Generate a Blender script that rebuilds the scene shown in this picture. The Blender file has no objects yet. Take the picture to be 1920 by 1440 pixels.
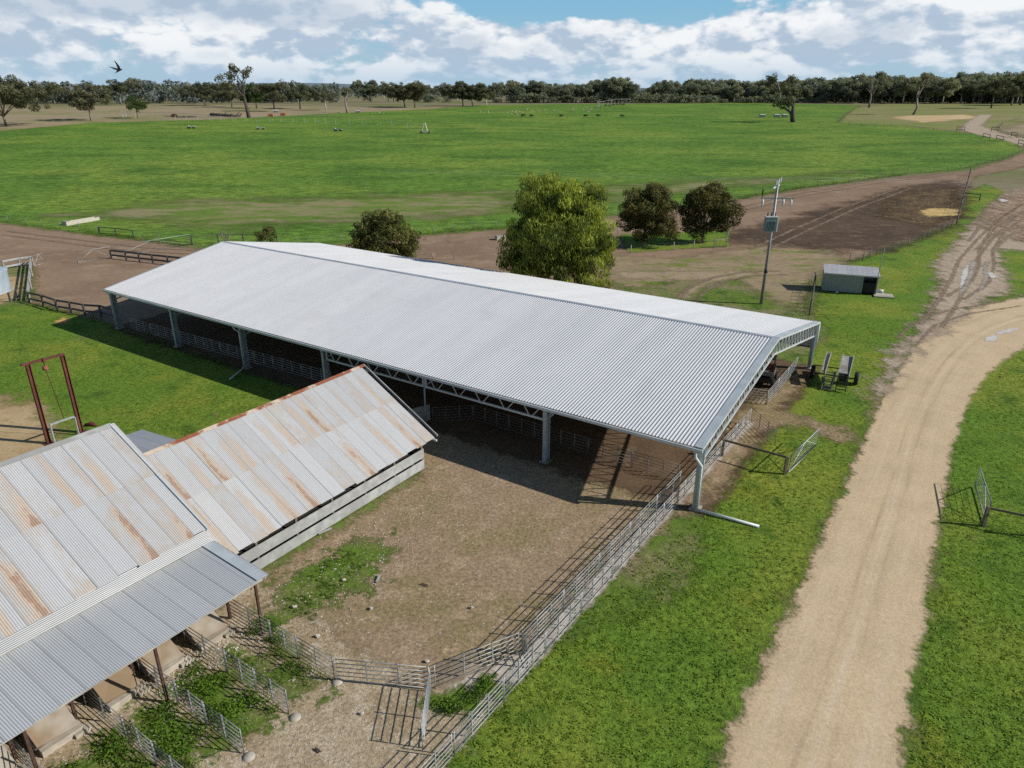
import bpy, math, random
import numpy as np
from mathutils import Vector, Matrix

random.seed(7); rng = np.random.default_rng(11)
S = bpy.context.scene
COL = bpy.data.collections.new("scene_objects"); S.collection.children.link(COL)
R = math.radians

# ------------------------------------------------------------------ survey
F, CX, CY, HOR, CAMZ = 1340., 960., 720., 174., 20.
PITCH = math.atan((CY-HOR)/F); CP, SP_ = math.cos(PITCH), math.sin(PITCH)

def gz(x, y):
    """terrain height: flat round the sheds, a gentle rise towards the tree belts"""
    r = np.hypot(x, y); k = 12.
    a = np.logaddexp(0, (r-112)/k)*k*.0185
    b = np.logaddexp(0, (r-700)/60)*60*.0185
    return a-b

def ray(u, v):
    x = (u-CX)/F; y = -(v-CY)/F
    return np.array([x, CP+y*SP_, -SP_+y*CP])
def G(u, v, z=None):
    """ground point surveyed off the photograph (z: on a level plane instead)"""
    d = ray(u, v)
    if z is not None:
        t = (z-CAMZ)/d[2]; return Vector((d[0]*t, d[1]*t, z))
    lo, hi = 1., None
    t = 1.; step = .5
    while t < 6000:
        p = d*t
        if CAMZ+p[2] <= float(gz(p[0], p[1])): hi = t; break
        lo = t; t += step; step *= 1.03
    if hi is None: hi = 6000.; lo = 6000.
    for _ in range(30):
        m = (lo+hi)/2; p = d*m
        if CAMZ+p[2] <= float(gz(p[0], p[1])): hi = m
        else: lo = m
    p = d*hi
    return Vector((p[0], p[1], float(gz(p[0], p[1]))))
def GP(*pts): return [G(*p) for p in pts]

AZ = R(56.0)
E1 = Vector((math.cos(AZ), math.sin(AZ), 0)); E2 = Vector((math.sin(AZ), -math.cos(AZ), 0))
def ST(s, t, z=0.): return E1*s+E2*t+Vector((0, 0, z))
def ground(v): return Vector((v.x, v.y, float(gz(v.x, v.y))))

# ------------------------------------------------------------------ materials
def nt(m): return m.node_tree.nodes, m.node_tree.links
class NB:
    """small helper to write node graphs"""
    def __init__(s, tree): s.t = tree; s.n = tree.nodes; s.l = tree.links
    def new(s, typ, **kw):
        n = s.n.new(typ)
        for k, v in kw.items(): setattr(n, k, v)
        return n
    def set(s, sock, v):
        if hasattr(v, 'is_output'): s.l.new(v, sock)
        elif v is not None:
            if isinstance(v, (tuple, list)) and len(v) == 3 and sock.type == 'RGBA': v = (*v, 1)
            sock.default_value = v
    def math(s, op, a, b=None, c=None, clamp=False):
        n = s.new('ShaderNodeMath', operation=op, use_clamp=clamp)
        s.set(n.inputs[0], a)
        if b is not None: s.set(n.inputs[1], b)
        if c is not None: s.set(n.inputs[2], c)
        return n.outputs[0]
    def vmul(s, a, b):
        n = s.new('ShaderNodeVectorMath', operation='MULTIPLY'); s.set(n.inputs[0], a); s.set(n.inputs[1], b); return n.outputs[0]
    def vadd(s, a, b):
        n = s.new('ShaderNodeVectorMath', operation='ADD'); s.set(n.inputs[0], a); s.set(n.inputs[1], b); return n.outputs[0]
    def noise(s, vec, scale, detail=4, rough=.55, dist=0.):
        n = s.new('ShaderNodeTexNoise'); s.set(n.inputs['Vector'], vec)
        n.inputs['Scale'].default_value = scale; n.inputs['Detail'].default_value = detail
        n.inputs['Roughness'].default_value = rough; n.inputs['Distortion'].default_value = dist
        return n.outputs['Fac']
    def ramp(s, x, a, b, c=0., d=1., smooth=True):
        n = s.new('ShaderNodeMapRange', interpolation_type='SMOOTHSTEP' if smooth else 'LINEAR')
        s.set(n.inputs['Value'], x)
        for i, v in zip(('From Min', 'From Max', 'To Min', 'To Max'), (a, b, c, d)): s.set(n.inputs[i], v)
        return n.outputs['Result']
    def mix(s, f, a, b, blend='MIX'):
        n = s.new('ShaderNodeMix', data_type='RGBA', blend_type=blend)
        s.set(n.inputs['Factor'], f); s.set(n.inputs['A'], a) if False else None
        s.set(n.inputs[6], a); s.set(n.inputs[7], b); return n.outputs[2]
    def attr(s, name):
        n = s.new('ShaderNodeAttribute', attribute_name=name); return n.outputs['Fac']
    def pos(s): return s.new('ShaderNodeNewGeometry').outputs['Position']
    def bump(s, h, strength, dist=.05):
        n = s.new('ShaderNodeBump'); n.inputs['Strength'].default_value = strength; n.inputs['Distance'].default_value = dist
        s.set(n.inputs['Height'], h); return n.outputs['Normal']

def newmat(name):
    m = bpy.data.materials.new(name); m.use_nodes = True
    b = NB(m.node_tree); p = b.n['Principled BSDF']
    return m, b, p
def setp(b, p, base=None, rough=None, metal=None, normal=None, alpha=None, spec=None):
    for k, v in (('Base Color', base), ('Roughness', rough), ('Metallic', metal), ('Normal', normal), ('Alpha', alpha), ('Specular IOR Level', spec)):
        if v is not None: b.set(p.inputs[k], v)

def simple(name, c, rough=.6, metal=0., var=.25, scale=6., c2=None, thr=(.45, .7), bump=.1, stretch=None):
    """weathered surface: base colour broken up by two scales of noise, optional second colour in patches"""
    m, b, p = newmat(name)
    co = b.new('ShaderNodeTexCoord').outputs['Object']
    if stretch: co = b.vmul(co, stretch)
    n1 = b.noise(co, scale, 5); n2 = b.noise(co, scale*.17, 3); n3 = b.noise(co, scale*6, 2)
    col = b.mix(b.ramp(n1, .3, .7), tuple(x*(1-var) for x in c), tuple(min(1, x*(1+var*.7)) for x in c))
    if c2: col = b.mix(b.ramp(n2, *thr), col, c2)
    setp(b, p, col, b.ramp(n1, .2, .8, max(.05, rough-.12), min(1, rough+.12)), metal, b.bump(n3, bump, .01) if bump else None)
    return m

def groundmat(name, cols, alpha=True, soft=.6, amp=1.6, ascale=.9, patch=.06, mid=.5, fine=5., contrast=.45, bump=.5, bdist=.06,
              stretch=None, speck=None, bare=None, patch_thr=(.42, .62), mid_thr=(.5, .68), rough=.95, spec=.1, gain=1.2):
    """cols: base, patch colour, mid-scale colour.  alpha: ragged, noise-eaten border from the 'edge' attribute (metres inside the outline)"""
    cols = [tuple(min(.8, x*gain) for x in c) for c in cols]
    m, b, p = newmat(name)
    co = b.pos(); cs = b.vmul(co, stretch) if stretch else co
    n1 = b.noise(co, patch, 5, .6); n2 = b.noise(cs, mid, 5, .62); n3 = b.noise(cs, fine, 5, .7); n4 = b.noise(co, fine*4.3, 3, .7)
    col = b.mix(b.ramp(n1, *patch_thr), cols[0], cols[1])
    col = b.mix(b.ramp(n2, *mid_thr), col, cols[2])
    if bare:
        n6 = b.noise(co, bare[0], 6, .65); col = b.mix(b.math('MULTIPLY', b.ramp(n6, bare[1], bare[1]+.09), .8), col, bare[2])
        n7 = b.noise(b.vadd(co, (37., 11., 0)), bare[0]*.7, 5, .65); col = b.mix(b.math('MULTIPLY', b.ramp(n7, .56, .70), .5), col, (.24, .235, .03))
    f = b.math('ADD', b.math('MULTIPLY', n3, .6), b.math('MULTIPLY', n4, .4))
    br = b.ramp(f, .33, .67, 1-contrast, 1+contrast, False)
    mul = b.new('ShaderNodeCombineXYZ')
    for i in range(3): b.set(mul.inputs[i], br)
    col = b.mix(1., col, mul.outputs[0], 'MULTIPLY')
    if speck:
        sc, thr, scol = speck
        v = b.new('ShaderNodeTexVoronoi'); b.set(v.inputs['Vector'], co); v.inputs['Scale'].default_value = sc
        w = b.new('ShaderNodeSeparateColor'); b.set(w.inputs[0], v.outputs['Color'])
        pick = b.math('MULTIPLY', b.ramp(w.outputs[0], thr, thr+.02), b.ramp(v.outputs['Distance'], .42, .30))
        pick = b.math('MULTIPLY', pick, b.ramp(n2, .35, .6))
        col = b.mix(pick, col, scol)
    setp(b, p, col, rough, 0, b.bump(f, bump, bdist), None, spec)
    if alpha:
        e = b.attr('edge'); nn = b.noise(co, ascale, 6, .65); n5 = b.noise(co, ascale*7, 3, .7)
        e = b.math('ADD', e, b.math('MULTIPLY', b.math('SUBTRACT', nn, .5), amp*2.2))
        e = b.math('ADD', e, b.math('MULTIPLY', b.math('SUBTRACT', n5, .5), amp*.8))
        b.set(p.inputs['Alpha'], b.ramp(e, -soft, soft))
    return m

MAT = {}
def M(k): return MAT[k]
# ---- ground covers
GR1, GR2, GR3 = (.102, .178, .022), (.172, .212, .030), (.062, .122, .017)
MAT['ground'] = groundmat('pasture', [(.19, .165, .095), (.125, .15, .05), (.23, .185, .12)], alpha=False, patch=.012, mid=.06, fine=1.2, contrast=.25, bump=.3, stretch=(.25, 1, 1))
MAT['grass'] = groundmat('grass', [GR1, GR2, GR3], patch=.09, mid=.42, fine=3.6, contrast=.62, bump=1., bare=(.33, .64, (.21, .165, .09)), bdist=.10, soft=.5, amp=1.4, mid_thr=(.5, .72))
MAT['grass2'] = groundmat('rough_grass', [(.10, .155, .025), (.19, .165, .085), (.055, .10, .018)], patch=.16, mid=.5, fine=2.6, contrast=.5, bump=.8, bdist=.1, soft=.8, amp=2.0)
MAT['lanegrass'] = groundmat('lane_grass', [(.27, .205, .13), (.225, .175, .105), (.13, .175, .03)], patch=.2, mid=.4, fine=2.6, contrast=.4, bump=.7, soft=1.0, amp=3., stretch=(.4, 1, 1))
MAT['crop'] = groundmat('crop', [(.098, .182, .026), (.148, .215, .034), (.062, .132, .020)], patch=.018, mid=.07, fine=.85, contrast=.85, bump=1., bdist=.3, soft=1.5, amp=4., ascale=.25, mid_thr=(.42, .7), stretch=(.55, 1, 1))
MAT['bare'] = groundmat('bare_soil', [(.215, .195, .10), (.165, .19, .06), (.11, .17, .03)], patch=.06, mid=.28, fine=1.6, contrast=.35, soft=6, amp=10., ascale=.16, mid_thr=(.44, .60), stretch=(.35, 1, 1), rough=.95)
MAT['brown'] = groundmat('stockyard_dirt', [(.245, .17, .115), (.20, .136, .09), (.28, .20, .138)], patch=.07, mid=.35, fine=2.4, contrast=.22, bump=.5, soft=.7, amp=1.8, ascale=.6, stretch=(.6, 1, 1))
MAT['dark'] = groundmat('manured_soil', [(.095, .064, .044), (.07, .048, .033), (.15, .10, .062)], patch=.10, mid=.5, fine=1.8, contrast=.4, soft=3.5, amp=6., ascale=.2, mid_thr=(.52, .7))
MAT['manure'] = groundmat('straw_manure', [(.115, .078, .042), (.07, .048, .03), (.27, .195, .10)], patch=.3, mid=1.3, fine=3.2, contrast=.65, bump=1., bdist=.15, soft=2.2, amp=4., ascale=.4, mid_thr=(.55, .68))
MAT['straw'] = groundmat('straw', [(.50, .36, .15), (.42, .28, .11), (.58, .44, .21)], patch=.5, mid=1.5, fine=5, contrast=.35, bump=.8, soft=.6, amp=1.8, ascale=.8)
MAT['yard'] = groundmat('yard_dirt', [(.27, .195, .125), (.22, .175, .09), (.325, .24, .155)], patch=.16, mid=.9, fine=6, contrast=.62, bump=1., bdist=.04, soft=.5, amp=1.4, ascale=.8, speck=(7., .90, (.5, .45, .38)))
MAT['yardgrass'] = groundmat('yard_grass', [(.10, .16, .022), (.14, .15, .05), (.06, .11, .016)], patch=.3, mid=1.1, fine=6, contrast=.55, bump=.9, soft=.5, amp=2.6, ascale=.8, speck=(5., .93, (.5, .46, .38)))
MAT['gravel'] = groundmat('gravel', [(.37, .295, .20), (.29, .22, .135), (.44, .365, .265)], patch=.3, mid=1.4, fine=8, contrast=.65, bump=1., bdist=.06, soft=.4, amp=1.2, ascale=1.1, speck=(9., .70, (.60, .55, .45)))
MAT['race'] = groundmat('race_concrete', [(.40, .345, .28), (.33, .27, .21), (.46, .41, .35)], patch=.4, mid=1.2, fine=6, contrast=.3, bump=.5, soft=.15, amp=.3, ascale=2.)
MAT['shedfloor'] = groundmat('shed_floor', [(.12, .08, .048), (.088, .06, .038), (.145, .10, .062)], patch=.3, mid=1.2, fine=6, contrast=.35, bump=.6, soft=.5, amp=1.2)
MAT['sand'] = groundmat('sandy_soil', [(.40, .30, .17), (.33, .235, .125), (.20, .19, .06)], patch=.22, mid=.6, fine=5, contrast=.25, soft=1.0, amp=2.6, ascale=.5, mid_thr=(.58, .7))
MAT['clay'] = groundmat('orange_sand', [(.50, .30, .11), (.44, .25, .09), (.52, .33, .14)], patch=.5, mid=2, fine=8, contrast=.2, soft=.3, amp=.6, ascale=1.5)
MAT['mud'] = groundmat('mud', [(.36, .28, .205), (.315, .245, .175), (.40, .325, .25)], patch=.2, mid=.9, fine=4, contrast=.22, bump=.6, bdist=.12, soft=1.0, amp=3.0, ascale=.45, stretch=(1.9, .42, 1), mid_thr=(.4, .62))
MAT['churn'] = groundmat('churned_mud', [(.26, .185, .125), (.15, .10, .068), (.36, .27, .19)], patch=.2, mid=.75, fine=3.2, contrast=.5, bump=1., bdist=.2, soft=1.4, amp=3.5, ascale=.4, stretch=(1.6, .4, 1), mid_thr=(.44, .6))
MAT['dry'] = groundmat('dry_paddock', [(.27, .215, .135), (.20, .19, .085), (.31, .24, .16)], patch=.02, mid=.09, fine=1., contrast=.2, bump=.3, soft=6, amp=12., ascale=.05, stretch=(.3, 1, 1))
MAT['dry2'] = groundmat('grazed_paddock', [(.20, .20, .075), (.16, .19, .05), (.26, .20, .12)], patch=.02, mid=.07, fine=1., contrast=.2, bump=.3, soft=2, amp=4., ascale=.1, stretch=(.3, 1, 1))
MAT['feedout'] = groundmat('straw_feedout', [(.52, .40, .23), (.46, .34, .18), (.33, .24, .14)], patch=.03, mid=.12, fine=1.5, contrast=.2, soft=4, amp=9., ascale=.08, stretch=(.3, 1, 1))
def puddle_mat():
    m, b, p = newmat('puddle_water'); co = b.pos()
    n = b.noise(co, 1.2, 3)
    setp(b, p, b.mix(b.ramp(n, .35, .65), (.62, .565, .49), (.72, .67, .60)), .35, 0, None, None, .5)
    e = b.math('ADD', b.attr('edge'), b.math('MULTIPLY', b.math('SUBTRACT', b.noise(co, 1.4, 4), .5), .9))
    b.set(p.inputs['Alpha'], b.ramp(e, 0, .25)); return m
MAT['puddle'] = puddle_mat()
MAT['track'] = groundmat('worn_track', [(.31, .245, .165), (.27, .21, .135), (.20, .18, .07)], patch=.2, mid=.6, fine=4, contrast=.25, soft=.6, amp=1.8, ascale=.6)
MAT['rut'] = groundmat('wet_rut', [(.36, .32, .27), (.25, .21, .17), (.44, .40, .35)], patch=.6, mid=1.6, fine=5, contrast=.25, bump=.8, soft=.2, amp=.5, ascale=1.2)
def road_mat():
    m, b, p = newmat('gravel_road'); co = b.pos()
    uv = b.new('ShaderNodeUVMap', uv_map='UVMap').outputs[0]
    sx = b.new('ShaderNodeSeparateXYZ'); b.set(sx.inputs[0], uv); u = sx.outputs[0]
    long = b.vmul(uv, (1.3, .09, 1)); n1 = b.noise(long, 1., 5, .6); n2 = b.noise(co, .35, 5, .6); n3 = b.noise(co, 9, 5, .75); n4 = b.noise(b.vmul(uv, (1.8, .14, 1)), 1., 5, .6)
    col = b.mix(b.ramp(n2, .35, .7), (.615, .47, .30), (.535, .41, .262))
    col = b.mix(b.math('MULTIPLY', b.ramp(n1, .45, .75), .45), col, (.62, .50, .34))
    # wheel lines: paler polished strips beside a slightly darker loose crown
    w = b.math('ADD', u, b.math('MULTIPLY', b.math('SUBTRACT', b.noise(b.vmul(uv, (.05, .06, 1)), 1., 2), .5), .9))
    for c0, wid, colr, st in ((.15, .30, (.67, .56, .41), .5), (-.45, .30, (.40, .30, .19), .7), (.75, .35, (.41, .31, .20), .6), (-1.7, .55, (.63, .51, .36), .6), (1.75, .5, (.63, .51, .36), .55), (-2.6, .4, (.42, .33, .20), .4)):
        d = b.math('ABSOLUTE', b.math('SUBTRACT', w, c0))
        col = b.mix(b.math('MULTIPLY', b.ramp(d, wid, 0.), b.math('MULTIPLY', b.ramp(n4, .35, .65), st)), col, colr)
    br = b.ramp(n3, .3, .7, .80, 1.2, False); c = b.new('ShaderNodeCombineXYZ')
    for i in range(3): b.set(c.inputs[i], br)
    col = b.mix(1., col, c.outputs[0], 'MULTIPLY')
    v = b.new('ShaderNodeTexVoronoi'); b.set(v.inputs['Vector'], co); v.inputs['Scale'].default_value = 5.
    w2 = b.new('ShaderNodeSeparateColor'); b.set(w2.inputs[0], v.outputs['Color'])
    col = b.mix(b.math('MULTIPLY', b.ramp(w2.outputs[0], .955, .965), b.ramp(v.outputs['Distance'], .25, .15)), col, (.62, .56, .46))
    h = b.math('ADD', b.math('MULTIPLY', n3, .5), b.math('MULTIPLY', n1, .5))
    setp(b, p, col, .95, 0, b.bump(h, .45, .05), None, .1)
    e = b.math('ADD', b.attr('edge'), b.math('MULTIPLY', b.math('SUBTRACT', b.noise(co, .7, 6, .65), .5), 2.0))
    e = b.math('ADD', e, b.math('MULTIPLY', b.math('SUBTRACT', b.noise(co, 5, 3, .7), .5), .9))
    b.set(p.inputs['Alpha'], b.ramp(e, -.1, .5)); return m
MAT['road'] = road_mat()

# ---- built things
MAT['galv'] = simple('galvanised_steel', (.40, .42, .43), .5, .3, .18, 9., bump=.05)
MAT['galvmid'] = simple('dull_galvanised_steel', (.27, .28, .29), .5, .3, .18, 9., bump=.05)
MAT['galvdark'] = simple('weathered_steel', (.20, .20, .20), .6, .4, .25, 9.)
MAT['zinc'] = simple('zinc_flashing', (.52, .57, .60), .45, .2, .08, 1.2, bump=.03)
MAT['column'] = simple('painted_column', (.36, .42, .45), .5, .25, .10, 2.)
MAT['pipe'] = simple('pale_pvc_pipe', (.62, .64, .64), .4, .0, .08, 3.)
MAT['rust'] = simple('rusty_steel', (.125, .036, .024), .85, .1, .4, 5., c2=(.20, .075, .04), thr=(.5, .7), bump=.4)
MAT['rustpost'] = simple('rusty_post', (.075, .04, .03), .8, .2, .4, 8., bump=.3)
MAT['timber'] = simple('grey_timber', (.33, .325, .30), .85, 0, .28, 3., c2=(.22, .20, .17), stretch=(1, 1, 6), bump=.3)
MAT['board'] = simple('weathered_board', (.34, .35, .35), .85, 0, .22, 2.2, c2=(.26, .265, .26), bump=.3)
MAT['darkrail'] = simple('dark_rail', (.09, .085, .085), .8, .0, .3, 4., bump=.2)
MAT['post'] = simple('treated_post', (.17, .14, .10), .9, 0, .3, 6., bump=.4)
MAT['concrete'] = simple('old_concrete', (.42, .38, .32), .9, 0, .2, 3., c2=(.30, .26, .20), bump=.4)
MAT['slab'] = simple('stained_slab', (.40, .365, .31), .85, 0, .15, 2.4, c2=(.25, .175, .105), thr=(.42, .60), bump=.4)
MAT['trough'] = simple('pale_trough', (.44, .41, .34), .8, 0, .12, 2.)
MAT['rubber'] = simple('tyre_rubber', (.018, .018, .018), .85, 0, .3, 8.)
MAT['black'] = simple('black_paint', (.02, .02, .022), .5, .2, .2, 4.)
MAT['red'] = simple('faded_red', (.20, .05, .055), .6, 0, .2, 4.)
MAT['white'] = simple('white_paint', (.55, .55, .53), .5, 0, .08, 3.)
MAT['orange'] = simple('orange_paint', (.40, .15, .05), .6, 0, .2, 3.)
MAT['hutwall'] = simple('grey_green_cladding', (.25, .285, .285), .6, .1, .06, .3, bump=0)
MAT['hutroof'] = simple('pale_grey_roof', (.50, .50, .51), .55, .2, .08, .7)
MAT['tank'] = simple('blue_grey_tank', (.38, .46, .52), .5, .3, .12, .8)
MAT['transformer'] = simple('grey_green_tank', (.17, .24, .25), .5, .2, .12, 2.)
MAT['porcelain'] = simple('pale_insulator', (.55, .60, .60), .3, 0, .1, 5.)
MAT['dark_int'] = simple('painted_interior_shade', (.03, .028, .025), .9, 0, .3, 2.)  # near-black: the shade indoors is put into the colour
MAT['bird'] = simple('black_plumage', (.02, .018, .025), .7, 0, .3, 20.)
MAT['wool'] = simple('wool', (.40, .37, .30), .95, 0, .15, 6.)
MAT['cowhide'] = simple('dark_hide', (.02, .018, .016), .8, 0, .3, 4.)
MAT['stone'] = simple('pale_stone', (.55, .50, .43), .9, 0, .2, 14., bump=.5)
MAT['bark'] = simple('grey_bark', (.25, .22, .18), .9, 0, .4, 2.5, c2=(.10, .085, .07), stretch=(1, 1, .3), bump=.6)
MAT['darkbark'] = simple('dark_bark', (.07, .058, .048), .9, 0, .4, 2.5, stretch=(1, 1, .3), bump=.6)
MAT['whitebark'] = simple('pale_bark', (.46, .43, .38), .85, 0, .25, 1.6, c2=(.2, .17, .14), thr=(.5, .65), stretch=(1, 1, .3), bump=.3)
MAT['log'] = simple('fallen_wood', (.10, .085, .075), .9, 0, .4, 2., bump=.5)

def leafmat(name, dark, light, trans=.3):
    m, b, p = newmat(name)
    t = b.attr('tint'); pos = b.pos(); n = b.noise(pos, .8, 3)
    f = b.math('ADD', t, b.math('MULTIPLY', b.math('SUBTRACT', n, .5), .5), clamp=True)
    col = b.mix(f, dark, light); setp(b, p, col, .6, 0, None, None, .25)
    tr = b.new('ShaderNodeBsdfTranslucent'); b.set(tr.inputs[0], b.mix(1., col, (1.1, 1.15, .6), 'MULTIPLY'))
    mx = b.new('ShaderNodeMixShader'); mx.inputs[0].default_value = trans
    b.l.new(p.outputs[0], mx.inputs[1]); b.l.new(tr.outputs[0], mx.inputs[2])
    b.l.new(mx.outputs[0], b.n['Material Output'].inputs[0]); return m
MAT['leaf_willow'] = leafmat('leaves_bright', (.04, .065, .016), (.44, .50, .09), .45)
MAT['leaf_dark'] = leafmat('leaves_dark', (.026, .030, .010), (.18, .165, .05))
MAT['leaf_olive'] = leafmat('leaves_olive', (.034, .042, .012), (.20, .205, .055))
MAT['leaf_gum'] = leafmat('leaves_gum', (.05, .056, .034), (.20, .195, .10))
MAT['leaf_gum2'] = leafmat('leaves_gum_dark', (.045, .055, .036), (.17, .18, .09))
MAT['leaf_green'] = leafmat('leaves_green', (.025, .05, .012), (.09, .14, .03))
MAT['leaf_belt'] = leafmat('leaves_belt_hazed', (.135, .15, .115), (.34, .345, .25), .45)  # distance haze mixed into the leaf colour, here and in the next
MAT['leaf_belt2'] = leafmat('leaves_belt_dark_hazed', (.11, .13, .11), (.28, .295, .22), .45)
MAT['leaf_pale'] = leafmat('leaves_pale', (.10, .12, .06), (.22, .24, .12))
MAT['blade'] = leafmat('grass_blades', (.085, .165, .018), (.27, .375, .042), .42)
MAT['weed'] = leafmat('weed_leaves', (.05, .12, .012), (.19, .32, .03), .4)
MAT['wood_far'] = leafmat('distant_leaves_hazed', (.15, .18, .19), (.24, .265, .25), .4)  # bluish distance haze painted into the leaf colour

def roofmat():
    m, b, p = newmat('new_zinc_sheet')
    uv = b.new('ShaderNodeUVMap', uv_map='UVMap').outputs[0]
    sx = b.new('ShaderNodeSeparateXYZ'); b.set(sx.inputs[0], uv)
    sh = b.math('FLOOR', b.math('DIVIDE', sx.outputs[0], .76)); wn = b.new('ShaderNodeTexWhiteNoise', noise_dimensions='1D'); b.set(wn.inputs['W'], sh)
    n1 = b.noise(b.vmul(uv, (.5, .08, 1)), 1., 3); n2 = b.noise(uv, .35, 5, .65); n3 = b.noise(uv, 12., 2); n4 = b.noise(b.vmul(uv, (3., .35, 1)), 1., 4, .7)
    col = b.mix(b.ramp(n1, .3, .7), (.62, .628, .645), (.685, .692, .705))
    col = b.mix(b.math('MULTIPLY', wn.outputs[0], .25), col, (.72, .72, .725))
    col = b.mix(b.math('MULTIPLY', b.ramp(n2, .5, .75), .35), col, (.53, .53, .535))
    col = b.mix(b.math('MULTIPLY', b.ramp(n4, .55, .8), .25), col, (.53, .51, .48))
    spot = b.ramp(b.noise(uv, 1.7, 2), .76, .80); col = b.mix(b.math('MULTIPLY', spot, .5), col, (.22, .21, .20))
    setp(b, p, col, b.ramp(n3, .3, .7, .42, .52), .15, None, None, .45); return m
MAT['newroof'] = roofmat()
def oldroofmat(name, rustamt, base=((.57, .575, .58), (.635, .637, .638))):
    """lapped iron: 'side' runs 0..1 across each sheet, 'low' 0..1 down it, 'tint' and 'rust' are fixed per sheet"""
    m, b, p = newmat(name)
    uv = b.new('ShaderNodeUVMap', uv_map='UVMap').outputs[0]
    tint = b.attr('tint'); rus = b.attr('rust'); side = b.attr('side'); low = b.attr('low')
    n1 = b.noise(b.vmul(uv, (1.6, .5, 1)), 1., 4, .65); n2 = b.noise(b.vmul(uv, (5.5, 2.4, 1)), 1., 6, .75); n3 = b.noise(b.vmul(uv, (14, 5, 1)), 1., 4, .7)
    grime = b.noise(b.vmul(uv, (7, .45, 1)), 1., 4, .7)
    col = b.mix(tint, base[0], base[1])
    col = b.mix(b.math('MULTIPLY', b.ramp(grime, .45, .8), .35), col, (.44, .42, .40))
    # soft tan bloom over parts of some sheets, broader stain down one side of others, little dark rust
    on = b.ramp(b.math('FRACT', b.math('MULTIPLY', rus, 31.3)), .40, .55); xc = b.math('FRACT', b.math('MULTIPLY', rus, 13.7))
    wig = b.math('ADD', side, b.math('MULTIPLY', b.math('SUBTRACT', n1, .5), .5))
    d = b.math('ABSOLUTE', b.math('SUBTRACT', wig, xc)); band = b.math('MULTIPLY', b.ramp(d, .42, .04), on)
    band = b.math('MULTIPLY', band, b.ramp(b.math('ADD', low, b.math('MULTIPLY', b.math('SUBTRACT', n1, .5), 1.6)), -.1, .7, .15, 1.))
    bloom = b.math('MULTIPLY', b.ramp(rus, .25, .8), b.ramp(n1, .36, .64))
    amt = b.math('ADD', b.math('MULTIPLY', band, .75), b.math('MULTIPLY', bloom, .35))
    amt = b.math('ADD', amt, b.math('MULTIPLY', b.math('SUBTRACT', n2, .5), .9))
    ends = b.math('MULTIPLY', b.ramp(low, .80, 1.), b.ramp(rus, .3, .6)); amt = b.math('ADD', amt, b.math('MULTIPLY', ends, .22))
    k0 = b.math('MULTIPLY', b.ramp(amt, .02, .42), rustamt); col = b.mix(b.math('MULTIPLY', k0, .55), col, (.56, .465, .365))
    k1 = b.math('MULTIPLY', b.ramp(amt, .40, .80), rustamt); col = b.mix(b.math('MULTIPLY', k1, .52), col, (.38, .265, .17))
    k3 = b.math('MULTIPLY', b.ramp(b.math('ADD', amt, b.math('MULTIPLY', b.math('SUBTRACT', n3, .5), .9)), .82, 1.05), rustamt); col = b.mix(b.math('MULTIPLY', k3, .55), col, (.25, .12, .065))
    edge = b.math('MULTIPLY', b.ramp(side, .05, .0), .75); col = b.mix(edge, col, (.16, .17, .18))
    setp(b, p, col, b.math('ADD', .48, b.math('MULTIPLY', k1, .35)), b.math('MULTIPLY', b.math('SUBTRACT', 1., k1), .30), None, None, .4)
    return m
MAT['oldroof'] = oldroofmat('rusty_corrugated_iron', 1.)
MAT['striproof'] = oldroofmat('strip_iron', .0, ((.23, .24, .25), (.26, .27, .28)))
MAT['greyroof'] = oldroofmat('grey_corrugated_iron', .05, ((.56, .575, .585), (.62, .635, .645)))
def ridgemat():
    m, b, p = newmat('rusted_ridge'); co = b.new('ShaderNodeTexCoord').outputs['Object']
    n = b.noise(b.vmul(co, (1., 1., 1.)), .8, 5, .7); n2 = b.noise(co, 7, 4)
    col = b.mix(b.ramp(n, .40, .52), (.52, .44, .36), (.24, .075, .035)); col = b.mix(b.math('MULTIPLY', b.ramp(n2, .5, .7), .5), col, (.34, .15, .07))
    setp(b, p, col, .8, .1); return m
MAT['ridge'] = ridgemat()

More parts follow.
